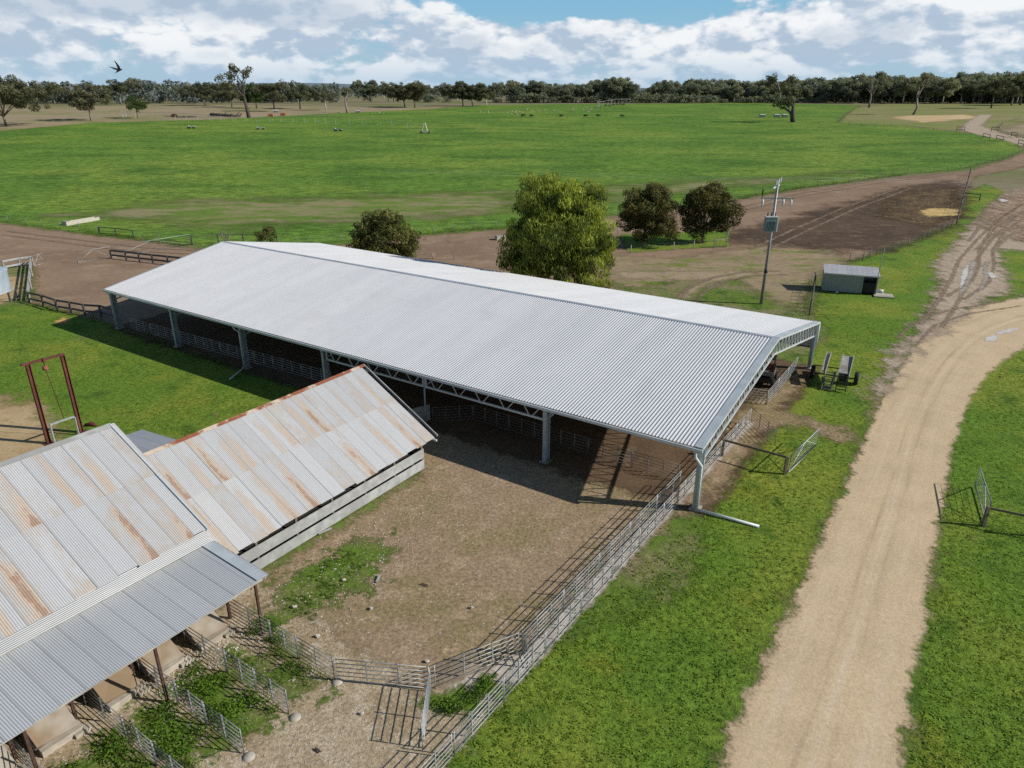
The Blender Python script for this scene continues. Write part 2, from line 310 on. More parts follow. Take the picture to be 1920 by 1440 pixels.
# ------------------------------------------------------------------ mesh helpers
class MB:
    def __init__(s): s.v = []; s.f = []; s.sm = []
    def add(s, vs, fs, smooth=False):
        o = len(s.v); s.v += [tuple(v) for v in vs]; s.f += [tuple(i+o for i in f) for f in fs]; s.sm += [smooth]*len(fs); return s
    def box(s, c, size, ax=None):
        ax = ax or (Vector((1, 0, 0)), Vector((0, 1, 0)), Vector((0, 0, 1)))
        c = Vector(c); h = [a*(d/2) for a, d in zip(ax, size)]
        vs = [c+h[0]*i+h[1]*j+h[2]*k for k in (-1, 1) for j in (-1, 1) for i in (-1, 1)]
        return s.add(vs, [(0, 2, 3, 1), (4, 5, 7, 6), (0, 1, 5, 4), (2, 6, 7, 3), (1, 3, 7, 5), (0, 4, 6, 2)])
    def bar(s, p, q, w, h, up=Vector((0, 0, 1))):
        p = Vector(p); q = Vector(q); d = q-p; L = d.length; d.normalize()
        if abs(d.dot(up)) > .98: up = Vector((1, 0, 0))
        x = d.cross(up).normalized(); y = x.cross(d)
        return s.box((p+q)/2, (L, w, h), (d, x, y))
    def tube(s, pts, r, n=8, cap=True, smooth=True):
        pts = [Vector(p) for p in pts]; rs = r if isinstance(r, (list, tuple)) else [r]*len(pts)
        o = len(s.v); vs = []; fs = []
        ref = Vector((.13, .21, .97))
        for i, p in enumerate(pts):
            d = (pts[min(i+1, len(pts)-1)]-pts[max(i-1, 0)]).normalized()
            if abs(d.dot(ref)) > .95: ref = Vector((.9, .3, .1))
            x = d.cross(ref).normalized(); y = d.cross(x)
            ref = -x.cross(d) if False else ref
            for k in range(n):
                a = 2*math.pi*k/n; vs.append(p+(x*math.cos(a)+y*math.sin(a))*rs[i])
        for i in range(len(pts)-1):
            for k in range(n):
                a = i*n+k; b = i*n+(k+1) % n; fs.append((a, b, b+n, a+n))
        if cap: fs += [tuple(range(n))[::-1], tuple(range((len(pts)-1)*n, len(pts)*n))]
        return s.add(vs, fs, smooth)
    def poly(s, pts, th=None):
        pts = [Vector(p) for p in pts]; n = len(pts)
        if th is None: return s.add(pts, [tuple(range(n))])
        nn = (pts[1]-pts[0]).cross(pts[2]-pts[0]).normalized()*th
        vs = pts+[p-nn for p in pts]
        return s.add(vs, [tuple(range(n)), tuple(range(n, 2*n))[::-1]]+[(i, i+n, (i+1) % n+n, (i+1) % n) for i in range(n)])
    def lathe(s, c, prof, n=24):
        vs = []; fs = []
        for r, z in prof:
            for k in range(n):
                a = 2*math.pi*k/n; vs.append((c[0]+r*math.cos(a), c[1]+r*math.sin(a), c[2]+z))
        for i in range(len(prof)-1):
            for k in range(n):
                a = i*n+k; b = i*n+(k+1) % n; fs.append((a, b, b+n, a+n))
        return s.add(vs, fs, True)
    def mesh(s, name, origin=None):
        me = bpy.data.meshes.new(name)
        vs = s.v if origin is None else [(a-origin[0], b-origin[1], c-origin[2]) for a, b, c in s.v]
        me.from_pydata(vs, [], s.f); me.polygons.foreach_set('use_smooth', s.sm); me.update(); return me
    def obj(s, name, mat, parent=None, origin=None):
        if origin is None: origin = parent.location if parent is not None and parent.type == 'EMPTY' and parent.parent is None else (parent['_o'] if parent is not None and '_o' in parent else None)
        return link(name, s.mesh(name, origin), mat, parent)
def link(name, me, mat, parent=None, loc=None):
    if mat is not None and len(me.materials) == 0: me.materials.append(MAT[mat] if isinstance(mat, str) else mat)
    o = bpy.data.objects.new(name, me); COL.objects.link(o)
    if parent is not None: o.parent = parent
    if loc is not None: o.location = loc
    return o
def tag(o, label=None, cat=None, group=None, kind=None):
    for k, v in (('label', label), ('category', cat), ('group', group), ('kind', kind)):
        if v: o[k] = v
    return o
def thing(name, label, cat, loc=(0, 0, 0), rz=0., group=None):
    o = bpy.data.objects.new(name, None); COL.objects.link(o); o.location = loc; o.rotation_euler = (0, 0, rz)
    o.empty_display_size = .3
    return tag(o, label, cat, group)
def tag1(o, base, *a, **k):
    """a one-mesh thing whose origin sits at its base"""
    return tag(o, *a, **k)
def single(name, mb, mat, base, label, cat, group=None):
    o = link(name, mb.mesh(name, base), mat, None, base); return tag(o, label, cat, group)
def copy_thing(src, loc, rz, label=None, group=None, scale=None):
    r = src.copy(); COL.objects.link(r); r.location = loc; r.rotation_euler = (0, 0, rz)
    if label: r['label'] = label
    if group: r['group'] = group
    if scale: r.scale = scale if hasattr(scale, '__len__') else (scale,)*3
    for ch in src.children:
        c = ch.copy(); COL.objects.link(c); c.parent = r
        for g in ch.children:
            d = g.copy(); COL.objects.link(d); d.parent = c
    return r
def npmesh(name, V, Fq, attrs=None, smooth=False, uv=None):
    V = np.asarray(V, np.float32); Fq = np.asarray(Fq, np.int32); k = Fq.shape[1]
    me = bpy.data.meshes.new(name); me.vertices.add(len(V)); me.vertices.foreach_set('co', V.ravel())
    me.loops.add(Fq.size); me.polygons.add(len(Fq)); me.loops.foreach_set('vertex_index', Fq.ravel())
    me.polygons.foreach_set('loop_start', np.arange(0, Fq.size, k, dtype=np.int32))
    if smooth: me.polygons.foreach_set('use_smooth', np.ones(len(Fq), bool))
    for n, a in (attrs or {}).items():
        at = me.attributes.new(n, 'FLOAT', 'POINT'); at.data.foreach_set('value', np.asarray(a, np.float32))
    if uv is not None:
        l = me.uv_layers.new(name='UVMap'); l.data.foreach_set('uv', np.asarray(uv, np.float32)[Fq.ravel()].ravel())
    me.update(calc_edges=True); return me
ORD = ['first', 'second', 'third', 'fourth', 'fifth', 'sixth', 'seventh', 'eighth', 'ninth', 'tenth', 'eleventh', 'twelfth', 'thirteenth', 'fourteenth', 'fifteenth', 'sixteenth', 'seventeenth', 'eighteenth']

# ------------------------------------------------------------------ ground sheets
def pip(X, Y, poly):
    ins = np.zeros(X.shape, bool); n = len(poly)
    for i in range(n):
        x1, y1 = poly[i][:2]; x2, y2 = poly[(i+1) % n][:2]
        c = ((y1 > Y) != (y2 > Y)); ins ^= c & (X < (x2-x1)*(Y-y1)/((y2-y1) if y2 != y1 else 1e-9)+x1)
    return ins
def sdist(X, Y, poly):
    d = np.full(X.shape, 1e9); n = len(poly)
    for i in range(n):
        a = np.array(poly[i][:2]); b = np.array(poly[(i+1) % n][:2]); ab = b-a; L = max(ab.dot(ab), 1e-9)
        t = np.clip(((X-a[0])*ab[0]+(Y-a[1])*ab[1])/L, 0, 1)
        d = np.minimum(d, np.hypot(X-a[0]-t*ab[0], Y-a[1]-t*ab[1]))
    return np.where(pip(X, Y, poly), d, -d)
# each cover lies a few millimetres above the one it overlaps
LEVEL = dict(dry_paddock=1, grazed_paddock=1, grass=2, crop_field=3, bare_soil=4, stock_lane=4, lane_grass=5, wheel_tracks=6, manured_soil=6, straw_manure=7, straw_heap=8, tree_grass=7, verge_grass=5, roadside_grass=5, back_lawn=5,
             sandy_patch=6, orange_sand=7, holding_yard=7, shed_floor=8, worn_ground=9, race_floor=10, pen_gravel=8, yard_grass=9, pen_weeds=10, road=11, muddy_track=12, churned_mud=13, far_lane=6, straw_feedout=4, far_bank=5, puddle=15, wheel_rut=14)
SEEN = {}
def lift_of(name):
    SEEN[name] = SEEN.get(name, 0)+1
    return .004*LEVEL[name]+.0005*(SEEN[name]-1)
SHEETS = {}
def sheet(name, pts, mat, res=1., margin=1.5, lift=None):
    poly = [(p[0], p[1]) for p in pts]; SHEETS[name] = poly
    xs = [p[0] for p in poly]; ys = [p[1] for p in poly]
    gx = np.arange(min(xs)-margin, max(xs)+margin+res, res); gy = np.arange(min(ys)-margin, max(ys)+margin+res, res)
    X, Y = np.meshgrid(gx, gy, indexing='ij'); sd = sdist(X, Y, poly)
    ny = len(gy); idx = np.arange(X.size).reshape(X.shape)
    q = np.stack([idx[:-1, :-1], idx[1:, :-1], idx[1:, 1:], idx[:-1, 1:]], -1).reshape(-1, 4)
    keep = (sd.ravel()[q].max(1) > -margin); q = q[keep]
    used = np.unique(q); remap = np.zeros(X.size, int); remap[used] = np.arange(len(used))
    lift = lift_of(name)
    Z = gz(X, Y)+lift
    V = np.stack([X, Y, Z], -1).reshape(-1, 3)[used]
    me = npmesh(name, V, remap[q], {'edge': np.clip(sd.ravel()[used], -30, 60)}, True)
    return tag(link(name, me, mat), kind='structure')
def ribbon(name, left, right, mat, step=1., across=16, extra=.8):
    def resample(pts, n):
        P = np.array([(p[0], p[1]) for p in pts]); d = np.r_[0, np.cumsum(np.hypot(*np.diff(P, axis=0).T))]
        # smooth
        t = np.linspace(0, d[-1], n); Q = np.stack([np.interp(t, d, P[:, i]) for i in (0, 1)], -1)
        for _ in range(12): Q[1:-1] = (Q[:-2]+2*Q[1:-1]+Q[2:])/4
        return Q
    n = 140; A = resample(left, n); B = resample(right, n)
    mid = (A+B)/2; L = np.r_[0, np.cumsum(np.hypot(*np.diff(mid, axis=0).T))]
    V = []; ed = []; uv = []
    for i in range(n):
        w = np.hypot(*(B[i]-A[i])); dirv = (B[i]-A[i])/w
        for k in range(across+1):
            u = -w/2-extra+(w+2*extra)*k/across; p = mid[i]+dirv*u
            V.append((p[0], p[1], 0)); ed.append(w/2-abs(u)); uv.append((u, L[i]))
    V = np.array(V); V[:, 2] = gz(V[:, 0], V[:, 1])+lift_of(name)
    idx = np.arange(len(V)).reshape(n, across+1)
    q = np.stack([idx[:-1, :-1], idx[1:, :-1], idx[1:, 1:], idx[:-1, 1:]], -1).reshape(-1, 4)
    SHEETS[name] = [tuple(a) for a in A]+[tuple(b) for b in B[::-1]]
    return tag(link(name, npmesh(name, V, q, {'edge': ed}, True, uv), mat), kind='structure')

def build_ground():
    # one sheet to the horizon, finer near the camera
    rr = np.r_[np.linspace(0, 120, 25), np.geomspace(128, 9000, 60)]; th = np.linspace(0, 2*np.pi, 121)[:-1]
    V = [(0, 0, 0)]
    for r in rr[1:]:
        for a in th: V.append((r*math.cos(a), r*math.sin(a), 0))
    V = np.array(V); V[:, 2] = gz(V[:, 0], V[:, 1])-.004-.00006*np.hypot(V[:, 0], V[:, 1])
    f = []; n = len(th)
    for i in range(len(rr)-2):
        for k in range(n):
            a = 1+i*n+k; b = 1+i*n+(k+1) % n; f.append((a, a+n, b+n, b))
    for k in range(n): f.append((0, 1+k, 1+(k+1) % n, 0))
    me = bpy.data.meshes.new('ground'); me.from_pydata(V.tolist(), [], [t if t[0] != t[3] else t[:3] for t in f]); me.polygons.foreach_set('use_smooth', [True]*len(f)); me.update()
    tag(link('ground', me, 'ground'), kind='structure')
build_ground()
# paddocks far away first, then nearer covers on top
sheet('dry_paddock', GP((-300, 300), (-300, 205), (0, 203), (300, 196), (640, 200), (840, 199), (820, 209), (640, 216), (470, 230), (170, 234), (0, 250)), 'dry', 6., 14)
sheet('grazed_paddock', GP((1570, 232), (1600, 204), (1700, 192), (1920, 190), (2300, 188), (2400, 300), (1960, 300), (1900, 262), (1850, 250), (1700, 236)), 'dry2', 4., 6)
sheet('grass', [(-120, -10), (130, -10), (170, 60), (150, 150), (60, 135), (-60, 135), (-150, 160), (-150, 60)], 'grass2', 2., 3)
sheet('crop_field', GP((-500, 420), (0, 415), (110, 430), (250, 447), (360, 460), (560, 462), (760, 441), (900, 430), (960, 425), (1150, 403), (1380, 372), (1500, 352), (1700, 326), (1800, 318),
                       (1885, 297), (1919, 282), (1908, 266), (1850, 253), (1700, 237), (1568, 230), (1590, 212), (1612, 198), (1450, 193), (1100, 195), (900, 197), (820, 204), (640, 212), (400, 224), (170, 230), (0, 246), (-500, 262)), 'crop', 2.5, 6)
sheet('bare_soil', GP((120, 402), (330, 377), (620, 372), (820, 364), (960, 357), (960, 392), (860, 405), (650, 415), (420, 425), (250, 412)), 'bare', 1.5, 12)
sheet('bare_soil', GP((1120, 352), (1330, 340), (1480, 333), (1600, 322), (1500, 335), (1330, 355), (1150, 378)), 'bare', 1.5, 12)
sheet('stock_lane', GP((-400, 455), (-400, 420), (0, 419), (110, 434), (250, 451), (360, 466), (560, 468), (760, 447), (900, 434), (960, 429), (1150, 407), (1380, 377), (1500, 357), (1700, 330), (1818, 321), (1890, 299), (1930, 283), (1960, 275),
                       (1990, 290), (1900, 318), (1830, 330), (1808, 360), (1797, 410), (1700, 458), (1600, 488), (1480, 500), (1370, 480), (1250, 492), (1140, 500), (1150, 545), (1300, 590), (620, 640), (215, 612), (60, 566), (64, 498), (0, 500)), 'brown', .9, 3)
sheet('lane_grass', GP((1140, 478), (1260, 485), (1420, 462), (1560, 465), (1590, 492), (1530, 520), (1515, 590), (1440, 560), (1380, 520), (1270, 520), (1200, 540), (1130, 528)), 'lanegrass', .7, 2)
sheet('wheel_tracks', GP((1150, 510), (1400, 508), (1420, 516), (1330, 530), (1290, 560), (1270, 556), (1310, 526), (1170, 522)), 'track', .4, 1.5)
sheet('manured_soil', GP((1330, 455), (1400, 432), (1560, 392), (1640, 368), (1700, 350), (1780, 340), (1800, 347), (1792, 405), (1740, 440), (1660, 466), (1560, 470), (1440, 455)), 'dark', .9, 5)
sheet('straw_manure', GP((1660, 372), (1740, 355), (1800, 352), (1795, 405), (1740, 425), (1660, 408)), 'manure', .7, 4)
sheet('straw_heap', GP((1722, 397), (1745, 391), (1797, 392), (1795, 404), (1740, 406)), 'straw', .35, 1.5)
sheet('tree_grass', GP((1160, 440), (1260, 436), (1365, 432), (1366, 462), (1265, 468), (1182, 474)), 'grass', .5, 1)
# around the sheds
Gs = lambda *a: [ST(*p) for p in a]
sheet('verge_grass', GP((1290, 1110), (1330, 960), (1420, 840), (1470, 780), (1400, 760), (1490, 700), (1560, 620), (1520, 590), (1545, 520), (1600, 492), (1700, 462), (1796, 420), (1815, 360), (1850, 345), (1880, 360), (1800, 440), (1760, 540), (1710, 640), (1640, 740), (1590, 880), (1480, 1130), (1330, 1470), (1150, 1800), (500, 1800), (780, 1470), (1000, 1240)), 'grass', .5, 1.5)
sheet('roadside_grass', GP((1830, 640), (1990, 560), (2500, 700), (2500, 1900), (1600, 1900), (1700, 1440), (1750, 1100), (1780, 850)), 'grass', .7, 1.5)
sheet('roadside_grass', GP((1850, 475), (1930, 450), (2100, 450), (2100, 540), (1930, 552), (1850, 560), (1870, 510)), 'grass', .6, 1.5)
sheet('back_lawn', GP((-400, 590), (0, 575), (60, 572), (215, 612), (300, 640), (470, 700), (620, 740), (520, 800), (320, 860), (270, 900), (-50, 900), (-400, 1000)), 'grass', .6, 1.5)
sheet('sandy_patch', GP((-160, 745), (0, 742), (70, 765), (105, 800), (110, 850), (60, 880), (-200, 900)), 'sand', .35, 2)
sheet('sandy_patch', GP((8, 520), (52, 512), (50, 545), (30, 560), (-20, 575)), 'sand', .3, .8)
sheet('orange_sand', GP((106, 602), (120, 596), (131, 600), (124, 607), (108, 608)), 'clay', .15, .5)
sheet('holding_yard', Gs((12.6, -23.9), (12.6, -11.9), (17.6, -11.9), (36.5, -11.2), (36.5, -37), (31, -37.5), (27.6, -34), (26.8, -23.9)), 'yard', .3, 1.)
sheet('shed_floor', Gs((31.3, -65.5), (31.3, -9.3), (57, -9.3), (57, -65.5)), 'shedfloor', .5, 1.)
sheet('worn_ground', GP((1330, 880), (1360, 800), (1415, 755), (1440, 740), (1500, 700), (1512, 715), (1460, 770), (1560, 800), (1440, 800), (1400, 850), (1370, 900), (1290, 960), (1220, 1010), (1170, 1070), (1160, 1060), (1290, 930)), 'yard', .25, .8)
sheet('worn_ground', GP((1500, 785), (1580, 800), (1610, 830), (1560, 830)), 'yard', .25, .8)
sheet('race_floor', Gs((16.6, -11.45), (16.6, -11.0), (44, -10.5), (44, -11.2), (18.2, -11.7), (15.2, -13.1), (15., -12.9)), 'race', .15, .4)
sheet('pen_gravel', Gs((1, -23.9), (15.2, -23.9), (14.6, -13.6), (17.4, -11.9), (14.5, -11.2), (-2, -11.1), (-6, -16)), 'gravel', .3, 1.)
sheet('yard_grass', GP((500, 1150), (515, 1105), (560, 1075), (630, 1035), (680, 1005), (720, 1010), (716, 1060), (690, 1115), (640, 1110), (590, 1140), (530, 1175)), 'yardgrass', .2, 1.6)
for pen in ([(9.6, -21.4), (10.9, -21.6), (11, -17.6), (9.6, -17.5)], [(11.6, -20.6), (12.9, -20.3), (12.9, -16.9), (11.5, -17.2)], [(7.7, -21.2), (9.0, -20.8), (9.1, -17.4), (7.7, -18)], [(5.4, -21.4), (7.2, -21.2), (7.3, -17), (5.2, -17)], [(14.2, -13.1), (15.1, -12.6), (16.3, -11.9), (15.2, -11.5), (14.1, -12.2)]):
    sheet('pen_weeds', [ST(*p) for p in pen], 'yardgrass', .15, 1.0)
RL, RR_ = GP((1225, 1700), (1335, 1440)), GP((1640, 1700), (1695, 1440))
ribbon('road', [RL[0]+(RL[0]-RL[1])*9]+GP((1225, 1700), (1335, 1440), (1430, 1230), (1520, 1045), (1598, 870), (1655, 740), (1705, 660), (1765, 602), (1830, 574), (1920, 555), (2060, 545), (2300, 545)),
       [RR_[0]+(RR_[0]-RR_[1])*9]+GP((1640, 1700), (1695, 1440), (1735, 1180), (1762, 1000), (1788, 850), (1822, 745), (1868, 690), (1930, 645), (2020, 615), (2150, 600), (2300, 596), (2420, 600)), 'road')
sheet('muddy_track', GP((1690, 660), (1735, 595), (1768, 530), (1752, 500), (1790, 462), (1815, 430), (1860, 385), (1905, 355), (1990, 330), (2200, 350), (2200, 460), (1960, 472), (1905, 470), (1878, 468), (1882, 505), (1900, 545), (1850, 562), (1760, 625)), 'mud', .35, 2.)
sheet('churned_mud', GP((1838, 425), (1850, 395), (1890, 370), (1930, 352), (2200, 370), (2200, 455), (1960, 462), (1890, 448)), 'churn', .4, 2.5)
sheet('muddy_track', GP((1655, 690), (1690, 640), (1712, 655), (1675, 710), (1640, 760), (1630, 745)), 'mud', .3, 1.2)
sheet('far_lane', GP((1990, 300), (1930, 292), (1925, 276), (1880, 262), (1830, 252), (1800, 243), (1810, 232), (1835, 215), (1862, 215), (1840, 236), (1880, 250), (1930, 262), (2100, 280)), 'mud', 1., 3)
sheet('straw_feedout', GP((1670, 222), (1700, 217), (1810, 215), (1850, 221), (1780, 226), (1730, 230)), 'feedout', 1.5, 8)
sheet('straw_feedout', GP((1600, 193.5), (1840, 191.5), (1840, 193.2), (1600, 195.2)), 'feedout', 3, 8)
sheet('far_bank', GP((1870, 245), (1925, 228), (2100, 225), (2100, 275), (1925, 258)), 'dry', 2., 6)
for w in ([(1842, 634), (1862, 628), (1877, 634), (1868, 641), (1845, 641)], [(1862, 625), (1885, 618), (1915, 614), (1912, 620), (1880, 630)], [(1870, 375), (1880, 373), (1893, 377), (1880, 380)], [(1800, 512), (1812, 498), (1818, 498), (1816, 520), (1804, 540), (1798, 545)], [(1848, 512), (1862, 511), (1872, 520), (1858, 524)]):
    sheet('puddle', GP(*w), 'puddle', .12, .5)
for w in ([(1797, 545), (1806, 540), (1818, 505), (1822, 490), (1830, 488), (1824, 515), (1812, 545), (1800, 553)], [(1834, 545), (1845, 520), (1843, 500), (1852, 490), (1855, 492), (1850, 505), (1852, 522), (1842, 545)]):
    sheet('wheel_rut', GP(*w), 'rut', .12, .3)

# tyre lines pressed into the soft ground
MAT['rutline'] = groundmat('tyre_rut', [(.235, .18, .13), (.185, .14, .10), (.29, .225, .165)], patch=.5, mid=1.5, fine=5, contrast=.35, bump=1., soft=.16, amp=.34, ascale=1.6)
MAT['paleline'] = groundmat('dry_tyre_line', [(.225, .165, .115), (.19, .14, .096), (.25, .185, .13)], patch=.5, mid=1., fine=5, contrast=.25, soft=.3, amp=.7, ascale=.8)
LEVEL['tyre_line'] = 13
def rut(px, mat, w, gap=None):
    P = [Vector((p.x, p.y, 0)) for p in GP(*px)]
    for off in ((0,) if gap is None else (-gap/2, gap/2)):
        L_, R_2 = [], []
        for k, p in enumerate(P):
            d = (P[min(k+1, len(P)-1)]-P[max(k-1, 0)]).normalized(); n = Vector((d.y, -d.x, 0))
            L_.append(p+n*(off-w/2)); R_2.append(p+n*(off+w/2))
        ribbon('tyre_line', L_, R_2, mat, across=4, extra=.25)
rut(((1745, 612), (1778, 566), (1800, 525), (1812, 490), (1845, 450), (1885, 412), (1925, 385)), 'rutline', .32, 1.7)
rut(((1790, 560), (1838, 530), (1850, 498), (1848, 470), (1872, 432), (1915, 405)), 'rutline', .3, 1.6)
rut(((1830, 455), (1850, 425), (1890, 402), (1960, 395)), 'rutline', .4, 1.8)
rut(((1845, 470), (1880, 440), (1915, 428), (1980, 430)), 'rutline', .45, 1.8)
rut(((1700, 640), (1735, 606), (1800, 585), (1900, 570)), 'rutline', .16, 1.7)
rut(((1275, 575), (1305, 545), (1345, 525), (1400, 514), (1470, 512)), 'paleline', .4, 1.9)
rut(((1420, 470), (1500, 432), (1590, 392), (1700, 352)), 'paleline', .35, 2.0)
rut(((1390, 392), (1500, 366), (1640, 342), (1780, 326)), 'paleline', .4, 2.2)
rut(((0, 436), (130, 452), (260, 468), (380, 474)), 'paleline', .4, 2.2)

# ------------------------------------------------------------------ big hay / stock shed
def corr(mb_store, P0, U, D, W, L, prof, pitch, nrm, uv0=(0, 0), rows=1, tint=None, rust=None):
    """profiled sheet: U across, D down the slope, W wide, L long. prof: list of (fraction, height)"""
    n = int(round(W/pitch)); xs = []
    for i in range(n):
        for fr, h in prof: xs.append(((i+fr)*pitch, h))
    xs.append((n*pitch, prof[0][1]))
    V, UVs, A = mb_store['V'], mb_store['UV'], mb_store['A']; o = len(V); k = len(xs)
    for r in range(rows+1):
        d = L*r/rows
        for x, h in xs:
            p = P0+U*x+D*d+nrm*h; V.append(tuple(p)); UVs.append((uv0[0]+x, uv0[1]+d))
            if tint is not None: A.append((tint, rust, x/W, r/rows))
    for r in range(rows):
        for i in range(k-1):
            a = o+r*k+i; mb_store['F'].append((a, a+k, a+k+1, a+1))
def store(): return {'V': [], 'F': [], 'UV': [], 'A': []}
def store_obj(st, name, mat, parent, origin, smooth=False):
    V = np.array(st['V'])-np.array(origin)
    at = None
    if st['A']:
        A = np.array(st['A']); at = {'tint': A[:, 0], 'rust': A[:, 1], 'side': A[:, 2], 'low': A[:, 3]}
    return link(name, npmesh(name, V, st['F'], at, smooth, st['UV']), mat, parent)
TRAP = [(0, 0), (.62, 0), (.72, .029), (.90, .029)]
SINE = [(k/6, .0125*math.cos(2*math.pi*k/6)) for k in range(6)]

COLT = [-64.75, -55.6, -46.45, -37.3, -28.15, -19.05, -9.95]
SF, SB, RZ, EZ, TL, TR = 31.5, 56.55, 5.95, 3.72, -65.25, -9.75
SR = (SF+SB)/2
def big_shed():
    base = ST(SR, (TL+TR)/2)
    root = thing('open_shed', 'long new open-sided steel shed with a silver ribbed gable roof over stock pens', 'shed', base)
    up = Vector((0, 0, 1))
    for front in (True, False):
        s0, s1 = (SR, SF-.15) if front else (SR, SB+.15)
        zt, ze = RZ, EZ; D = (ST(s1, 0, ze)-ST(s0, 0, zt)); L = D.length; D.normalize(); nrm = D.cross(E2) if front else E2.cross(D)
        if nrm.z < 0: nrm = -nrm
        st = store(); corr(st, ST(s0, TL, zt), E2, D, TR-TL-.3, L, TRAP, .19, nrm, rows=4)
        o = store_obj(st, 'roof', 'newroof', root, base)
        g = MB(); e = ST(s1, 0, ze); off = E1*(-.07 if front else .07)
        g.bar(ST(s1, TL, ze-.11)+off, ST(s1, TR, ze-.11)+off, .13, .15); g.obj('gutter', 'zinc', root, base)
        # barge flashings over both ends
        for tt, w in ((TR, -.46), (TL, .10)):
            b = MB(); q = nrm*.038
            b.poly([ST(s0, tt, zt)+q, ST(s1, tt, ze)+q, ST(s1, tt+w, ze)+q, ST(s0, tt+w, zt)+q], -.012)
            b.poly([ST(s0, tt+.004, zt+.03), ST(s1, tt+.004, ze+.03), ST(s1, tt+.004, ze-.10), ST(s0, tt+.004, zt-.10)], .012)
            b.obj('barge_flashing', 'zinc', root, base)
    rc = MB()
    for sg in (-1, 1):
        rc.poly([ST(SR, TL+.1, RZ+.06), ST(SR, TR-.3, RZ+.06), ST(SR+sg*.16, TR-.3, RZ+.018), ST(SR+sg*.16, TL+.1, RZ+.018)])
        st = [ST(SR+sg*.16, TL+.1, RZ+.018), ST(SR+sg*.16, TR-.3, RZ+.018), ST(SR+sg*.16, TR-.3, RZ-.05), ST(SR+sg*.16, TL+.1, RZ-.05)]; rc.poly(st)
    rc.obj('ridge_cap', MAT_RIDGE, root, base)
    # columns
    for i, t in enumerate(COLT):
        for s in (SF+.28, SB-.28):
            if i == 4 and s < SR: continue
            c = MB(); zt = EZ-.12
            c.box(ST(s, t, zt/2), (.42, .03, zt), (E1, E2, up)); c.box(ST(s-.2, t, zt/2), (.03, .24, zt), (E1, E2, up)); c.box(ST(s+.2, t, zt/2), (.03, .24, zt), (E1, E2, up))
            o = c.obj('column', 'column', root, base)
            b = MB(); b.box(ST(s, t, .06), (.62, .5, .12), (E1, E2, up)); b.obj('footing', 'concrete', root, base)
    c = MB(); c.tube([ST(SF+.25, -28.15, 0), ST(SF+.25, -28.15, EZ-.1)], .055, 10); c.obj('prop_post', 'column', root, base)
    # roof trusses on every frame line, both chords follow the slope
    def truss(t):
        m = MB(); dep = .92
        for s0, s1 in ((SF+.45, SR), (SB-.45, SR)):
            z0 = EZ+.0; f = lambda s: EZ+(RZ-EZ)*(1-abs(s-SR)/(SR-SF+.15))-.16
            m.bar(ST(s0, t, f(s0)), ST(s1, t, f(s1)), .09, .09); m.bar(ST(s0, t, f(s0)-dep), ST(s1, t, f(s1)-dep), .10, .10)
            n = 14
            for k in range(n):
                a = s0+(s1-s0)*k/n; b = s0+(s1-s0)*(k+.5)/n; cc = s0+(s1-s0)*(k+1)/n
                m.bar(ST(a, t, f(a)), ST(b, t, f(b)-dep), .05, .05); m.bar(ST(b, t, f(b)-dep), ST(cc, t, f(cc)), .05, .05)
        return m
    tr = truss(COLT[-1]).mesh('roof_truss', ST(0, COLT[-1])+base*0)
    for t in COLT:
        o = link('roof_truss', tr, 'zinc', root); o.location = ST(0, t)-base
    # open girder along the front where two bays have no column
    gm = MB(); s = SF+.28; zt, zb = EZ-.2, EZ-1.02
    for a, b in ((-37.1, -28.25), (-28.05, -19.25)):
        m = MB(); m.bar(ST(s, a, zt), ST(s, b, zt), .1, .1); m.bar(ST(s, a, zb), ST(s, b, zb), .12, .12)
        n = 5
        for k in range(n):
            x0 = a+(b-a)*k/n; x1 = a+(b-a)*(k+.45)/n; x2 = a+(b-a)*(k+.55)/n; x3 = a+(b-a)*(k+1)/n
            m.bar(ST(s, x0+.25, zt), ST(s, x1, zb), .05, .05); m.bar(ST(s, x2, zb), ST(s, x3-.1, zt), .05, .05)
        for x in (a, b): m.bar(ST(s, x, zb), ST(s, x, zt), .12, .12)
        m.obj('eave_girder', 'zinc', root, base)
    for i in range(6):
        for front in (True, False):
            for k in range(5):
                fr = (k+.5)/5; ss = SR+(SF-SR)*fr if front else SR+(SB-SR)*fr
                m = MB(); z = RZ+(EZ-RZ)*fr-.09; m.bar(ST(ss, COLT[i]+.05, z), ST(ss, COLT[i+1]-.05, z), .07, .13)
                if k in (1, 3): m.obj('purlin', 'galvdark', root, base)
    # knee braces
    for t in (-64.75, -19.05, -46.45):
        m = MB(); m.bar(ST(SF+.28, t+.05, EZ-.75), ST(SF+.28, t+.75, EZ-.12), .06, .06); m.obj('knee_brace', 'column', root, base)
    # back wall: cladding on the upper part, hanging clear of the ground
    st = store(); corr(st, ST(SB-.02, TL+.2, EZ-.1), E2, Vector((0, 0, -1)), TR-TL-.3, 1.9, TRAP, .19, E1, rows=1)
    store_obj(st, 'back_wall', 'newroof', root, base)
    m = MB(); m.bar(ST(SB-.10, TL+.3, EZ-2.0), ST(SB-.10, TR-.25, EZ-2.0), .08, .1); m.obj('wall_girt', 'galvdark', root, base)
    # downpipes
    def pipe(pts, r=.06):
        m = MB(); m.tube(pts, r, 10); return m
    pipe([ST(SF-.22, TR-.35, EZ-.2), ST(SF-.2, TR-.33, EZ-.55), ST(SF+.02, TR-.05, EZ-1.05), ST(SF+.02, TR-.05, .1)], .075).obj('downpipe', 'pipe', root, base)
    pipe([ST(SF-.2, -46.75, EZ-.18), ST(SF-.18, -46.7, EZ-.4), ST(SF+.02, -46.45, EZ-.65), ST(SF+.02, -46.45, .1)], .06).obj('downpipe', 'pipe', root, base)
